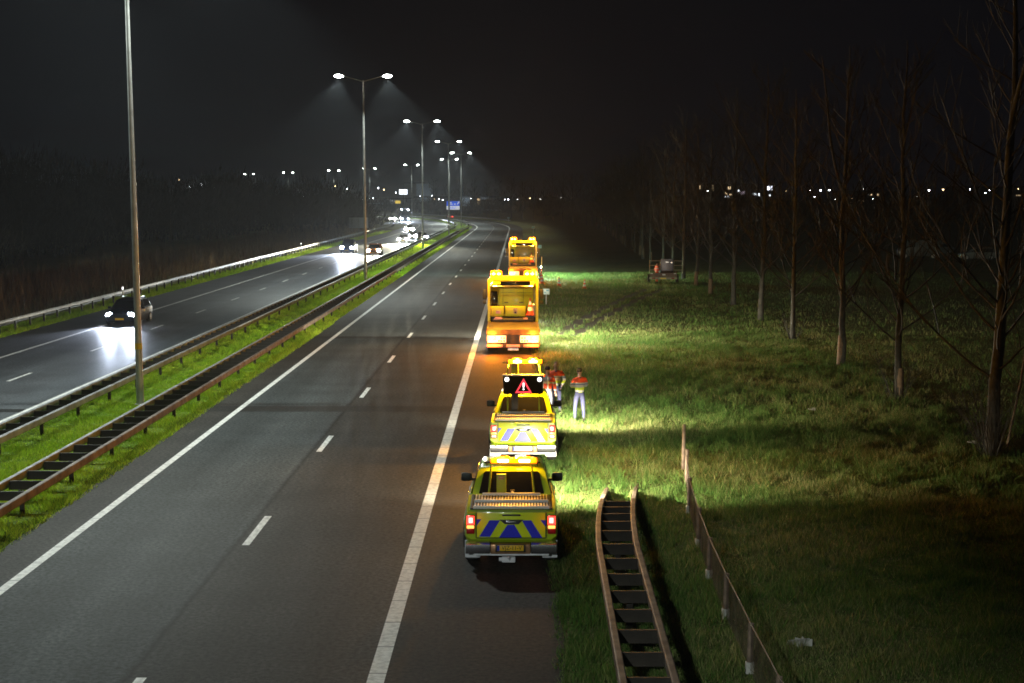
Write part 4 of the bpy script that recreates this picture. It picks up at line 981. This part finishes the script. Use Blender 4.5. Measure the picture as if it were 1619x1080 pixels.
def person(loc, rz, label, jacket, trousers, arms, stance=.11, bald=False, lean=0.0):
    root = empty('person', loc, rz); tag(root, label, 'person', None)
    n = {'pel': (0, 0, .95, (.145, .115)), 'chest': (0, lean, 1.28, (.165, .12)), 'neckb': (0, lean * 1.2, 1.47, .075), 'neck': (0, lean * 1.3 + .01, 1.54, .055), 'head': (0, lean * 1.3 + .03, 1.64, (.078, .092)), 'crown': (0, lean * 1.3 + .02, 1.74, (.07, .085))}
    e = [('pel', 'chest'), ('chest', 'neckb'), ('neckb', 'neck'), ('neck', 'head'), ('head', 'crown')]
    jn = {k: (n[k][0], n[k][1], n[k][2], tuple(v * 1.12 for v in n[k][3]) if isinstance(n[k][3], tuple) else n[k][3] * 1.12) for k in ('pel', 'chest', 'neckb')}
    jn['pel'] = (0, 0, .90, (.185, .145)); jn['waist'] = (0, lean * .5, 1.06, (.17, .135)); jn['neckb'] = (0, lean * 1.2, 1.49, .085); jn['chest'] = (0, lean, 1.28, (.19, .15)); je = [('pel', 'waist'), ('waist', 'chest'), ('chest', 'neckb')]
    for sg, tg in ((-1, 'l'), (1, 'r')):
        n.update({tg + 'hip': (sg * .10, 0, .86, .098), tg + 'knee': (sg * (stance * .9), .02, .48, .066), tg + 'ank': (sg * stance, -.01, .10, .048), tg + 'heel': (sg * stance, -.03, .05, .045), tg + 'toe': (sg * stance * 1.15, .15, .045, .04)})
        e += [('pel', tg + 'hip'), (tg + 'hip', tg + 'knee'), (tg + 'knee', tg + 'ank'), (tg + 'ank', tg + 'heel'), (tg + 'heel', tg + 'toe')]
        el, wr = arms[tg]; sh = (sg * .195, lean, 1.42)
        n.update({tg + 'sh': (*sh, .06), tg + 'el': (*el, .045), tg + 'wr': (*wr, .03)}); e += [('chest', tg + 'sh'), (tg + 'sh', tg + 'el'), (tg + 'el', tg + 'wr')]
        d = (Vector(wr) - Vector(el)).normalized(); pz = Vector(wr) + d * .05; n[tg + 'palm'] = (*pz, (.034, .02)); e.append((tg + 'wr', tg + 'palm'))
        sd = d.cross(Vector((0, 1, 0)) if abs(d.y) < .8 else Vector((0, 0, 1))).normalized()
        for i, (o_, L_) in enumerate(((-.030, .07), (-.010, .082), (.010, .078), (.030, .062))):
            f1 = pz + sd * o_ + d * .04; f2 = f1 + d * L_ * .5 + Vector((0, .012, -.008)); n[f'{tg}f{i}'] = (*f1, .0095); n[f'{tg}g{i}'] = (*f2, .008); e += [(tg + 'palm', f'{tg}f{i}'), (f'{tg}f{i}', f'{tg}g{i}')]
        th = Vector(wr) + d * .03 - sd * .045 * sg; n[tg + 'th'] = (*th, .01); n[tg + 'ti'] = (*(th + d * .035 - sd * .012 * sg), .009); e += [(tg + 'wr', tg + 'th'), (tg + 'th', tg + 'ti')]
        jn.update({tg + 'sh': (sh[0] * 1.02, sh[1], sh[2], .082), tg + 'el': (*el, .064), tg + 'wr': (*(Vector(wr) - d * .03), .05)}); je += [('chest', tg + 'sh'), (tg + 'sh', tg + 'el'), (tg + 'el', tg + 'wr')]
    body = skin_mesh('body', n, e, [M['skin'], trousers, M['black']], root)
    for f in body.data.polygons:
        z = f.center.z; f.material_index = 0 if z > 1.47 or (abs(f.center.x) > .2 or f.center.y > .17) and z > .62 else (1 if z > .12 else 2)
    jk = skin_mesh('jacket', jn, je, jacket, root)
    h = n['head']; s = MB(); s.ball((0, h[1] + .095, 1.635), .017, 0, 8, (.8, 1.2, 1.4)); s.build('nose', M['skin'], body)
    s = MB()
    for sg in (-1, 1): s.ball((sg * .032, h[1] + .078, 1.67), .012, 0, 8)
    s.box((0, h[1] + .083, 1.585), (.05, .012, .01)); s.build('face', M['hair'], body)
    s = MB()
    for sg in (-1, 1): s.ball((sg * .082, h[1], 1.65), .028, 0, 8, (.4, .8, 1.2))
    s.build('ear', M['skin'], body)
    s = MB(); s.ball((0, h[1] - .02, 1.70), .096, 0, 14, (.93, 1.05, .92))
    bm = s.bm; bmesh.ops.delete(bm, geom=[v for v in bm.verts if v.co.z < (1.70 if bald else 1.625) or (v.co.y > h[1] + .045 and v.co.z < 1.735)], context='VERTS'); s.build('hair', M['hair'] if not bald else mat('cropped_hair', (.16, .11, .08), .8), root)
    return root
A_FOLD = {'l': ((-.27, .06, 1.17), (-.06, .24, 1.14)), 'r': ((.27, .06, 1.17), (.08, .25, 1.18))}
A_DOWN = {'l': ((-.27, -.03, 1.15), (-.27, .06, .90)), 'r': ((.27, -.03, 1.15), (.27, .06, .90))}
A_POCK = {'l': ((-.29, -.06, 1.16), (-.20, .10, .96)), 'r': ((.29, -.06, 1.16), (.20, .10, .96))}
M['bluepants'] = mat('pale_work_trousers', (.30, .29, .32), .85, var=.15, scale=12)
q = ground(916, 666); person((q.x, q.y, 0), R(18), 'person seen from behind in a yellow jacket with orange shoulders, standing apart on the grass', M['jacket_bands'], M['trousers'], A_FOLD, stance=.16)
q = ground(879.5, 655); person((q.x, q.y + .3, 0), R(172), 'person facing the camera in an orange and yellow jacket, between the other two workers', M['jacket_bands'], M['trousers'], A_POCK, stance=.13, bald=True)
q = ground(865.5, 663); p_ = person((q.x, q.y + .1, 0), R(-25), 'person in an orange vest with white reflective stripes, close beside the warning board pickup', M['vest_bands'], M['bluepants'], A_DOWN, stance=.1)
s = MB()
for x in (-.09, .09): s.box((x, -.172, 1.22), (.05, .012, .46), bev=.004)
s.build('reflective_stripe', M['refl'], p_)
q = ground(1036, 446); person((q.x, 132.5, 0), R(-60), 'person in orange workwear standing at the left side of the dark trailer in the field', M['vest_bands'], M['orange'], A_DOWN)

# ------------------------------------------------------------------ flat trailer in the field
q = ground(1048, 449); tr = empty('flatbed_trailer', (q.x, 130.5, 0), R(-5)); tag(tr, 'dark flatbed trailer with toolbox and rails standing by the trees in the field', 'trailer')
s = MB(); s.box((0, 2.2, .66), (2.3, 4.3, .1)); s.box((0, .04, .78), (2.3, .06, .34), bev=.01)
for sg in (-1, 1): s.box((sg * 1.13, 2.2, .80), (.05, 4.3, .3), bev=.01)
s.build('bed', mat('trailer_brown', (.16, .10, .08), .6, 0, .3, 4), tr)
s = MB(); s.box((0, -.02, .50), (2.36, .06, .17), bev=.01); s.build('rear_bar', mat('trailer_bar', (.3, .25, .22), .6), tr)
for sg in (-1, 1): s = MB(); s.box((sg * .82, -.058, .50), (.26, .02, .11), bev=.006); s.build('tail_light', M['taildim'], tr)
s = MB(); s.box((0, -.058, .49), (.48, .012, .11)); s.build('number_plate', M['plate'], tr)
s = MB(); s.box((.05, -.005, .80), (.26, .02, .12), bev=.004); s.box((-.98, -.005, .90), (.18, .02, .06)); s.box((.98, -.005, .90), (.2, .02, .06)); s.build('emblem', M['flap'], tr)
s = MB(); s.box((.35, 4.1, 1.35), (1.1, .7, 1.25), bev=.03); s.box((.35, 3.74, 1.7), (.22, .02, .05), 1); s.box((.76, 3.74, 1.66), (.07, .02, .14), 1); s.build('toolbox', [mat('toolbox_dark', (.14, .14, .18), .4, .3), M['chrome']], tr)
for x0, x1 in ((-1.15, -.25), (.95, 1.7)):
    s = MB()
    for z in (1.0, 1.4, 1.8): s.cyl((x0, 4.25, z), (x1, 4.25, z), .035, n=6)
    for x in (x0, x1): s.cyl((x, 4.25, .7), (x, 4.25, 1.84), .035, n=6)
    s.build('railing', mat('railing_wood', (.40, .34, .24), .7), tr)
for sg in (-1, 1):
    for y in (1.8, 2.7): wheel(tr, (sg * 1.2, y, .36), .36, .24)

# ------------------------------------------------------------------ oncoming traffic
def make_car(name, paint, loc, rz, label, cat, headcol='headlamp', style='car', one_eye=False, tail=False, watts=1.0, roofbar=False, ls=1.0):
    """front at +y in the car's own space"""
    root = empty(name, loc, rz); tag(root, label, cat, None)
    k = 1.14 if style == 'suv' else 1.0
    s = MB()
    s.loft([(-2.2, [(.70, .40), (.80, .6), (.78, .88 * k), (.66, .96 * k)]), (-1.9, [(.80, .26), (.885, .6), (.87, .9 * k), (.74, 1.0 * k)]), (-.9, [(.82, .2), (.90, .6), (.885, .9 * k), (.77, .98 * k)]),
            (.9, [(.82, .2), (.90, .6), (.88, .88 * k), (.75, .96 * k)]), (1.3, [(.82, .2), (.90, .6), (.87, .84 * k), (.70, .92 * k)]), (1.9, [(.80, .22), (.875, .56), (.83, .74 * k), (.6, .82 * k)]), (2.2, [(.68, .3), (.76, .5), (.68, .62 * k), (.48, .7 * k)])])
    s.build('body', paint, root, smooth=45)
    zb, zr = .95 * k, 1.46 * k + (.1 if style == 'suv' else 0); yr = -2.05 if style == 'suv' else -1.75
    s = MB(); s.rings([[(-.77, yr, zb), (.77, yr, zb), (.75, 1.0, zb), (-.75, 1.0, zb)], [(-.66, yr + .22, zr - .1), (.66, yr + .22, zr - .1), (.62, .28, zr - .08), (-.62, .28, zr - .08)]]); s.build('window', M['glass'], root, smooth=0)
    s = MB(); s.rings([[(-.665, yr + .2, zr - .102), (.665, yr + .2, zr - .102), (.625, .30, zr - .082), (-.625, .30, zr - .082)], [(-.60, yr + .38, zr - .015), (.60, yr + .38, zr - .015), (.56, .1, zr), (-.56, .1, zr)], [(-.4, yr + .6, zr + .02), (.4, yr + .6, zr + .02), (.4, -.1, zr + .025), (-.4, -.1, zr + .025)]])
    for sg in (-1, 1):
        for a, b_ in (((.775, yr, zb), (.665, yr + .22, zr - .1)), ((.755, 1.0, zb), (.625, .28, zr - .08)), ((.768, -.4, zb), (.655, -.45, zr - .09))): s.cyl((sg * a[0], a[1], a[2]), (sg * b_[0], b_[1], b_[2]), .04, n=6)
    s.build('roof', paint, root)
    for sg in (-1, 1):
        s = MB(); s.box((sg * .98, .62, .98 * k), (.19, .11, .14), bev=.04); s.build('mirror', paint, root)
        for y in (-1.35, 1.38): wheel(root, (sg * .79, y, .33), .33, .22)
        if roofbar: s = MB(); s.cyl((sg * .58, -1.5, zr + .05), (sg * .56, .0, zr + .05), .02, n=6); s.build('roof_rail', M['chrome'], root)
        s = MB(); s.box((sg * .885, .0, .78 * k), (.03, .18, .03), bev=.008); s.box((sg * .885, -.9, .78 * k), (.03, .18, .03), bev=.008); s.build('door_handle', M['chrome'], root)
        if tail:
            s = MB(); s.box((sg * .66, -2.18, .78), (.26, .08, .14), bev=.02); s.build('tail_light', M['tail'], root); lamp('POINT', 30, (1, .1, .05), root, (sg * .66, -2.4, .78), radius=.08)
        if not one_eye or sg < 0:
            s = MB(); s.ball((sg * .60, 2.06, .64 * k), .19 * ls, 0, 16, (1.05, .7, .72)); h = s.build('headlight', M[headcol], root)
            lamp('SPOT', W_CAR * watts, BLUEW if headcol == 'headlamp' else WARMW, h, (sg * .60, 2.3, .64 * k), (R(86), 0, 0), radius=.06, size=62, blend=.9)
    s = MB(); s.box((0, 2.17, .50), (.7, .06, .18), bev=.02); s.build('grille', M['black'], root)
    s = MB(); s.box((0, 2.215, .42), (.5, .02, .11)); s.build('number_plate', M['plate'], root)
    return root
W_CAR = 14000
def paint(name, c, r=.25): return mat(name, c, r, 0, .04, 3, coat=.6)
def facing(x, y): return math.pi + road_ang(y)
def on(px, py, **k):
    q = ground(px, py); return (q.x, q.y, 0)
q = on(191, 516); make_car('car', mat('dark_blue_grey_paint', (.006, .007, .012), .45), (q[0], q[1] + 2.1, 0), math.pi - R(1.0), 'dark estate car passing behind the nearest mast, headlights glaring on the wet looking road', 'car', style='car', roofbar=True, watts=.17, ls=1.1)
q = on(549, 401); make_car('car', paint('blue_black_paint', (.02, .03, .07)), (q[0], q[1] + 2, 0), math.pi - R(1), 'dark blue car with glaring bluish headlights, left of the orange car', 'car', style='suv', watts=1.4, ls=1.35)
q = on(590.5, 404.5); make_car('car', paint('orange_paint', (.55, .16, .03)), (q[0], q[1] + 2, 0), math.pi, 'orange car in the inner lane beside the second mast', 'car', headcol='headwarm', watts=.8, ls=1.35)
q = on(637, 385); make_car('car', paint('white_paint_car', (.55, .55, .55)), (q[0], q[1] + 2, 0), math.pi, 'white car with dazzling headlights behind the orange car', 'car', headcol='headwarm', watts=8, ls=1.35)
q = on(652, 379.5); make_car('car', paint('silver_paint', (.4, .4, .42)), (q[0], q[1] + 2, 0), math.pi, 'silver car half lost in glare, third in the inner lane', 'car', watts=8, ls=2.0)
q = on(647, 367); make_car('car', paint('pale_paint', (.5, .5, .48)), (q[0], q[1] + 2, 0), math.pi, 'pale car in the outer lane, behind the bright glare left of the third mast', 'car', headcol='headwarm', watts=8, ls=2.0)
q = on(666.5, 382); make_car('car', paint('maroon_black_paint', (.05, .03, .04)), (q[0], q[1] + 2, 0), math.pi + R(4), 'dark car with one starry bright headlight just left of the third mast', 'car', one_eye=True, watts=8, ls=2.0)
q = on(619, 349); make_car('car', paint('grey_paint', (.3, .3, .3)), (q[0], q[1] + 2, 0), facing(0, q[1]), 'far car in the outer lane beside the dark lorry, dazzling white', 'car', headcol='headwarm', watts=8, ls=2.0)
q = on(607, 347); 
Y = 505; a = road(Y, 9.4); make_car('car', paint('far_grey_paint', (.2, .2, .2)), (a.x, a.y, 0), road_ang(Y), 'small far car driving away on the near carriageway, its red tail lights lit', 'car', tail=True, watts=.3)
def make_lorry(loc, rz, label):
    root = empty('lorry', loc, rz); tag(root, label, 'lorry')
    s = MB(); s.rings([[(-1.22, -1.1, .5), (1.22, -1.1, .5), (1.22, 1.1, .4), (-1.22, 1.1, .4)], [(-1.24, -1.1, 1.8), (1.24, -1.1, 1.8), (1.24, 1.15, 1.8), (-1.24, 1.15, 1.8)], [(-1.2, -1.1, 3.2), (1.2, -1.1, 3.2), (1.16, .85, 3.1), (-1.16, .85, 3.1)], [(-1.0, -.9, 3.5), (1.0, -.9, 3.5), (1, .5, 3.45), (-1, .5, 3.45)]]); s.build('cab', paint('lorry_dark_paint', (.04, .045, .055)), root, smooth=45)
    s = MB(); s.prism([(-1.08, 1.13, 1.9), (1.08, 1.13, 1.9), (1.02, .93, 2.9), (-1.02, .93, 2.9)], (0, .04, .01)); s.build('windscreen', M['glass'], root, smooth=0)
    s = MB(); s.box((0, -5.2, 2.3), (2.5, 8, 2.9), bev=.06); s.build('trailer_box', mat('lorry_box', (.30, .31, .33), .5), root)
    for sg in (-1, 1):
        s = MB(); s.box((sg * .92, 1.15, .85), (.4, .12, .22), bev=.04); h = s.build('headlight', M['headlamp'], root); lamp('SPOT', W_CAR * 1.4, BLUEW, h, (sg * .92, 1.35, .85), (R(85), 0, 0), radius=.08, size=105, blend=.9)
        s = MB(); s.box((sg * .95, .62, 3.5), (.3, .1, .12), bev=.03); s.build('roof_lamp', M['headlamp'], root)
        s = MB(); s.box((sg * 1.45, .7, 2.3), (.2, .14, .5), bev=.04); s.build('mirror', M['black'], root)
        for y in (.2, -6.6, -7.8): wheel(root, (sg * 1.05, y, .5), .5, .34)
    s = MB(); s.box((0, 1.16, 1.3), (1.6, .06, .5), bev=.03); s.build('grille', M['black'], root)
    return root
q = on(640, 350.5); make_lorry((q[0], q[1], 0), facing(0, q[1]), 'dark oncoming lorry with four white lamps on the bend, below the lit billboard')

# parked vehicles in the dark yard on the right
for px, py, D, rz, c, lb in ((1546, 411, 178, 80, (.14, .13, .13), 'parked pale car glinting in the dark beyond the trees, right of the van'), (1480, 402, 190, 95, (.10, .10, .11), 'dark parked car in the yard between the van and the glinting car')):
    q = ground(px, py); o = make_car('parked_car', paint('parked_paint_' + str(px), c), (q.x, q.y, 0), R(rz), lb, 'car', watts=0.0)
    for ch in o.children:
        if ch.name.startswith('headlight'):
            ch.data = ch.data.copy(); ch.data.materials[0] = M['chrome']
            for l in list(ch.children): bpy.data.objects.remove(l)
q = ground(1452, 409); vn = empty('parked_van', (q.x, q.y, 0), R(80)); tag(vn, 'dim parked van standing in the dark yard behind the bare trees', 'van')
s = MB(); s.loft([(-2.4, [(.9, .35), (.98, .8), (.96, 1.6), (.8, 2.2)]), (1.2, [(.9, .35), (.98, .8), (.95, 1.6), (.78, 2.2)]), (1.9, [(.9, .35), (.97, .8), (.9, 1.25), (.7, 1.4)]), (2.5, [(.8, .4), (.9, .7), (.8, 1.0), (.6, 1.1)])]); s.build('body', paint('van_grey', (.06, .06, .06)), vn)
s = MB(); s.prism([(-.72, 1.32, 2.02), (.72, 1.32, 2.02), (.8, 1.86, 1.42), (-.8, 1.86, 1.42)], (0, .03, .03)); s.build('windscreen', M['glass'], vn, smooth=0)
for sg in (-1, 1):
    s = MB(); s.box((sg * .935, .9, 1.62), (.05, .8, .5), bev=.02); s.build('side_window', M['glass'], vn)
    for y in (-1.6, 1.6): wheel(vn, (sg * .86, y, .34), .34, .22)

# ------------------------------------------------------------------ signs and far lights
D = 510; a = away(716.3, 324.5, D); sg_ = empty('road_sign', (a.x, D, 0), road_ang(D) * .5); tag(sg_, 'blue motorway sign with white lettering lines, seen between two lamp masts on the bend', 'road sign')
z0 = a.z; s = MB(); s.box((0, 0, z0 + .55), (4.3, .08, 1.55), bev=.03); s.build('panel', M['signblue'], sg_)
s = MB(); s.box((0, 0, z0 - .85), (4.3, .08, 1.2), bev=.03); s.build('panel', M['signwhite'], sg_)
s = MB()
for x, z, w_ in ((-1.0, .85, 1.1), (-.9, .35, 1.5), (.6, .35, .6)): s.box((x, -.05, z0 + z), (w_, .03, .24))
s.prism([(1.3, -.05, z0 + .3), (1.75, -.05, z0 + .95), (1.95, -.05, z0 + .85), (1.5, -.05, z0 + .2)], (0, -.02, 0)); s.prism([(1.5, -.05, z0 + 1.05), (2.0, -.05, z0 + 1.1), (1.95, -.05, z0 + .6)], (0, -.02, 0)); s.build('lettering', M['signwhite'], sg_, smooth=0)
s = MB()
for x, z, w_ in ((-.3, -.65, 2.6), (-.3, -1.05, 2.2)): s.box((x, -.05, z0 + z), (w_, .03, .14))
s.build('lettering', M['signblue'], sg_, smooth=0)
s = MB()
for x in (-1.6, 1.6): s.cyl((x, .12, 0), (x, .12, z0 + 1.2), .08, n=8)
s.build('post', M['galv'], sg_)
q = ground(567, 369); sb_ = empty('sign_board', (q.x, q.y, 0), R(4)); tag(sb_, 'dark grey road sign seen from behind on three posts, beside the left rail', 'road sign')
s = MB(); s.box((0, 0, 2.1), (3.8, .06, 2.1), bev=.02); s.build('panel', M['signback'], sb_)
s = MB()
for x in (-1.3, 0, 1.3): s.cyl((x, -.08, 0), (x, -.08, 3.1), .06, n=8)
s.build('post', M['galv'], sb_)
D = 545; a = away(629, 319.5, D); ys = empty('road_sign', (a.x, D, 0), .3); tag(ys, 'small yellow road sign above the white glare of the lorry', 'road sign')
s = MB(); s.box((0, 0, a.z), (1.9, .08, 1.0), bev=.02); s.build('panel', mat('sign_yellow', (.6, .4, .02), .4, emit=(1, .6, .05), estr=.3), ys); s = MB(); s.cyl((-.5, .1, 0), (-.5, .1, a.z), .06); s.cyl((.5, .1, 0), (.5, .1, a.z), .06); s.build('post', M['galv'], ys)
D = 720; a = away(637.5, 303.5, D); bb = empty('billboard', (a.x, D, 0), 0); tag(bb, 'white lit double billboard on a pole above the far lorry', 'billboard')
for x in (-.98, .98): s = MB(); s.box((x, 0, a.z), (1.8, .3, 2.3), bev=.03); s.build('lit_panel', mat('billboard_white', (.8, .8, .8), .4, emit=(.85, .93, 1), estr=2.4), bb)
s = MB(); s.cyl((0, .2, 0), (0, .2, a.z), .2, n=10); s.box((0, .2, a.z), (3.9, .1, 2.2)); s.build('post', M['dsteel'], bb)
D = 640; a = away(1214, 298, D); b2 = empty('billboard', (a.x, D, 0), 0); tag(b2, 'white lit sign of the far shop, right of its lit windows', 'sign')
for x in (-1.1, .3, 1.35): s = MB(); s.box((x, 0, a.z + .1 * x), (.95, .2, 1.7), bev=.1); s.build('lit_panel', mat('shop_sign_white', (.8, .8, .8), .4, emit=(.8, .85, 1), estr=3), b2)
s = MB(); s.box((0, .25, a.z / 2), (.4, .3, a.z + .6)); s.box((0, .2, a.z), (4.2, .08, 2.2)); s.build('post', M['dsteel'], b2)

def building(label, px0, px1, ytop, D, wallc, lit, seed, cat='building', roofh=.6):
    a = away(px0, ytop, D); b_ = away(px1, ytop, D); W_ = b_.x - a.x; H = a.z
    root = empty('warehouse', ((a.x + b_.x) / 2, D, 0)); tag(root, label, cat, 'far buildings along the skyline')
    s = MB(); s.box((0, 10, H / 2), (W_, 20, H)); s.build('wall', mat('wall_' + str(seed), wallc, .7, 0, .15, .3), root, smooth=0)
    s = MB(); s.box((0, 10, H + .2), (W_ + .8, 20.8, .4)); s.build('roof', M['chassis'], root, smooth=0)
    for px, py, w_, h_, c, st in lit:
        p = away(px, py, D); s = MB(); s.box((p.x - root.location.x, -.06, p.z), (w_, .1, h_)); s.build('window', mat('lit_window', c, .5, emit=c, estr=st), root, smooth=0)
    return root
W1, W2, W3 = (.85, .92, 1.0), (1.0, .72, .4), (.6, .75, .9)
building('long far warehouse with lit bays on the skyline behind the bend', 655, 800, 312, 790, (.28, .3, .33), [(673, 308, 6, 7, W3, .05), (735, 318, 5, 5, W3, .14), (757, 321, 1.4, 4, W2, .9), (766, 313, 4, 1.6, W3, .12), (777, 321, 5, 1.2, W1, .05), (797, 325, .9, 3, W2, .8), (803, 325, .9, 3, W2, .8)], 1)
building('dim far warehouse behind the lorry on the bend', 560, 650, 314, 830, (.22, .23, .25), [(600, 322, 22, .8, W3, .08), (620, 318, 3, 1, W1, .3)], 2)
building('grey far hall behind the third mast, its wall faintly lit', 640, 676, 290, 860, (.3, .33, .36), [(668, 300, 7, 7, W3, .03)], 3)
building('far shop with small lit windows on the right skyline', 1075, 1225, 292, 720, (.10, .095, .085), [(1105, 296, 1.3, 1.6, W2, 1.4), (1127, 297, .8, 2.6, W2, .3), (1153, 297, 1.2, 1.4, W2, 1.2), (1148, 306, 1, 1, W2, 1.5), (1155, 308, 1.2, .7, W2, 1.5), (1150, 311, 2.4, .7, W1, 1.2), (1168, 302, .9, .9, W1, 3), (1173, 305, 2.6, 1.4, (.9, .7, .85), .45), (1193, 307, 2, .9, W1, .9), (1200, 308, .6, 1.3, W1, 2), (1210, 309, .7, .8, W1, 2), (1217, 309, .7, .8, W1, 2)], 4)
building('low dark far building among the lights at the right', 1330, 1420, 303, 760, (.07, .07, .07), [(1365, 318, 5, .9, W2, .8), (1377, 308, .9, .8, W2, 1.4), (1388, 308, .8, .8, W2, 1.2)], 5)
building('pale far hall at the right edge of the skyline', 1515, 1619, 296, 700, (.10, .105, .12), [(1610, 309, 2, .5, W2, .3)], 6)

yl = MB(); yl.cyl((0, 0, -9), (0, 0, -.12), .07, .05, 8); yo = empty('yard_lamp'); warm_lens = mat('warm_yard_lens', (.9, .8, .6), .3, emit=(1, .66, .32), estr=12); yl.build('mast', M['dsteel'], yo)
s = MB(); s.box((0, -.1, 0), (.62, .5, .30), bev=.06); s.build('lens', mat('yard_lens', (.9, .9, .9), .3, emit=(.86, .9, 1), estr=34), yo)
YLS = [(543, 315), (548, 315), (565, 315), (573, 315), (583, 315), (590, 314.5), (607, 299), (626, 304), (664, 311), (683, 310), (687, 314), (694, 315), (700, 315), (744.5, 313), (756, 315.5), (798, 316), (803.5, 315), (818, 314), (838, 313.5), (854.5, 313.5), (871.5, 313.5), (887.5, 313.5), (905, 314), (990, 322), (996, 322.5), (1119, 302), (1242, 301), (1281, 302), (1297, 301.5), (1311, 301), (1352, 301), (1366, 300.5), (1320, 314), (1288, 310), (1346, 314), (1357, 317), (1366, 312), (1380, 314), (1391, 314.5), (1428.5, 300.5), (1449, 309), (1469, 300), (1491, 300), (1533.5, 299.5), (1558, 306), (1565.5, 299.5), (1610, 299), (398, 272 + 16), (415, 292), (464, 297), (283, 284), (300, 295), (319, 291), (362, 288), (530, 294), (474, 311), (480, 311), (487, 311), (547, 310), (551, 310), (549, 298), (598, 297)]
rl = random.Random(5)
for i, (px, py) in enumerate(YLS):
    D = (640 if px > 900 else 700) + rl.uniform(-40, 40); a = away(px, py + rl.uniform(-1.2, 1.2), D); o = yo if i == 0 else copy_tree(yo)
    if i % 4 == 2:
        for ch in o.children:
            if ch.name.startswith('lens'): ch.data = ch.data.copy(); ch.data.materials[0] = warm_lens
    o.location = a; br = rl.uniform(.2, .95) * (1.5 if px in (1297, 1491, 1565.5, 803.5, 818) else .85); o.scale = (br, br, max(a.z, 3) / 9.0)
    if px < 500 or px in (549, 598): o.scale = (br * .7, br * .7, max(a.z, 3) / 9.0)
    side = 'in the distance left of the bend' if px < 540 else 'on the skyline behind the bend' if px < 720 else 'in the row beyond the far grass, right of the bend' if px < 1000 else 'among the scattered lights on the right skyline behind the bare trees'
    tag(o, 'tiny white yard lamp ' + side, 'yard lamp', 'far yard lamps ' + side)

# litter and small pale things in the grass
q = ground(1266, 1024); s = MB(); r = np.random.RandomState(2)
for i in range(9): s.box((r.normal() * .09, r.normal() * .06, .06 + r.rand() * .06), (.12 + .1 * r.rand(), .02, .07 + .07 * r.rand()), rot=Matrix.Rotation(r.rand() * 3, 3, 'Z') @ Matrix.Rotation(r.rand(), 3, 'X'))
tag(s.build('litter', M['concrete'], None, q), 'crumpled pale scrap of litter in the dark grass near the bottom right', 'litter')
for px, py, lb in ((1283, 652, 'flat pale scrap on the dark grass left of the pale trunked poplar'), (1536, 705, 'small pale scrap in the grass at the foot of the nearest poplar')):
    q = ground(px, py); s = MB(); s.box((0, 0, .1), (.26, .1, .03), bev=.01, rot=Matrix.Rotation(.2, 3, 'Y')); s.box((.08, .04, .12), (.12, .08, .02), rot=Matrix.Rotation(.5, 3, 'X')); tag(s.build('litter', M['concrete'], None, q), lb, 'litter')

# ------------------------------------------------------------------ misty night air
hz = MB(); hz.box((0, 2300, 16.5), (7600, 5200, 35))
hm = bpy.data.materials.new('mist'); hm.use_nodes = True; nt = hm.node_tree; nt.nodes.remove(nt.nodes['Principled BSDF'])
pv = nt.nodes.new('ShaderNodeVolumePrincipled'); pv.inputs['Color'].default_value = (.80, .89, 1.0, 1); pv.inputs['Density'].default_value = .00023; pv.inputs['Anisotropy'].default_value = .12
nt.links.new(pv.outputs['Volume'], nt.nodes['Material Output'].inputs['Volume'])
tag(hz.build('haze', hm, smooth=0), kind='stuff')
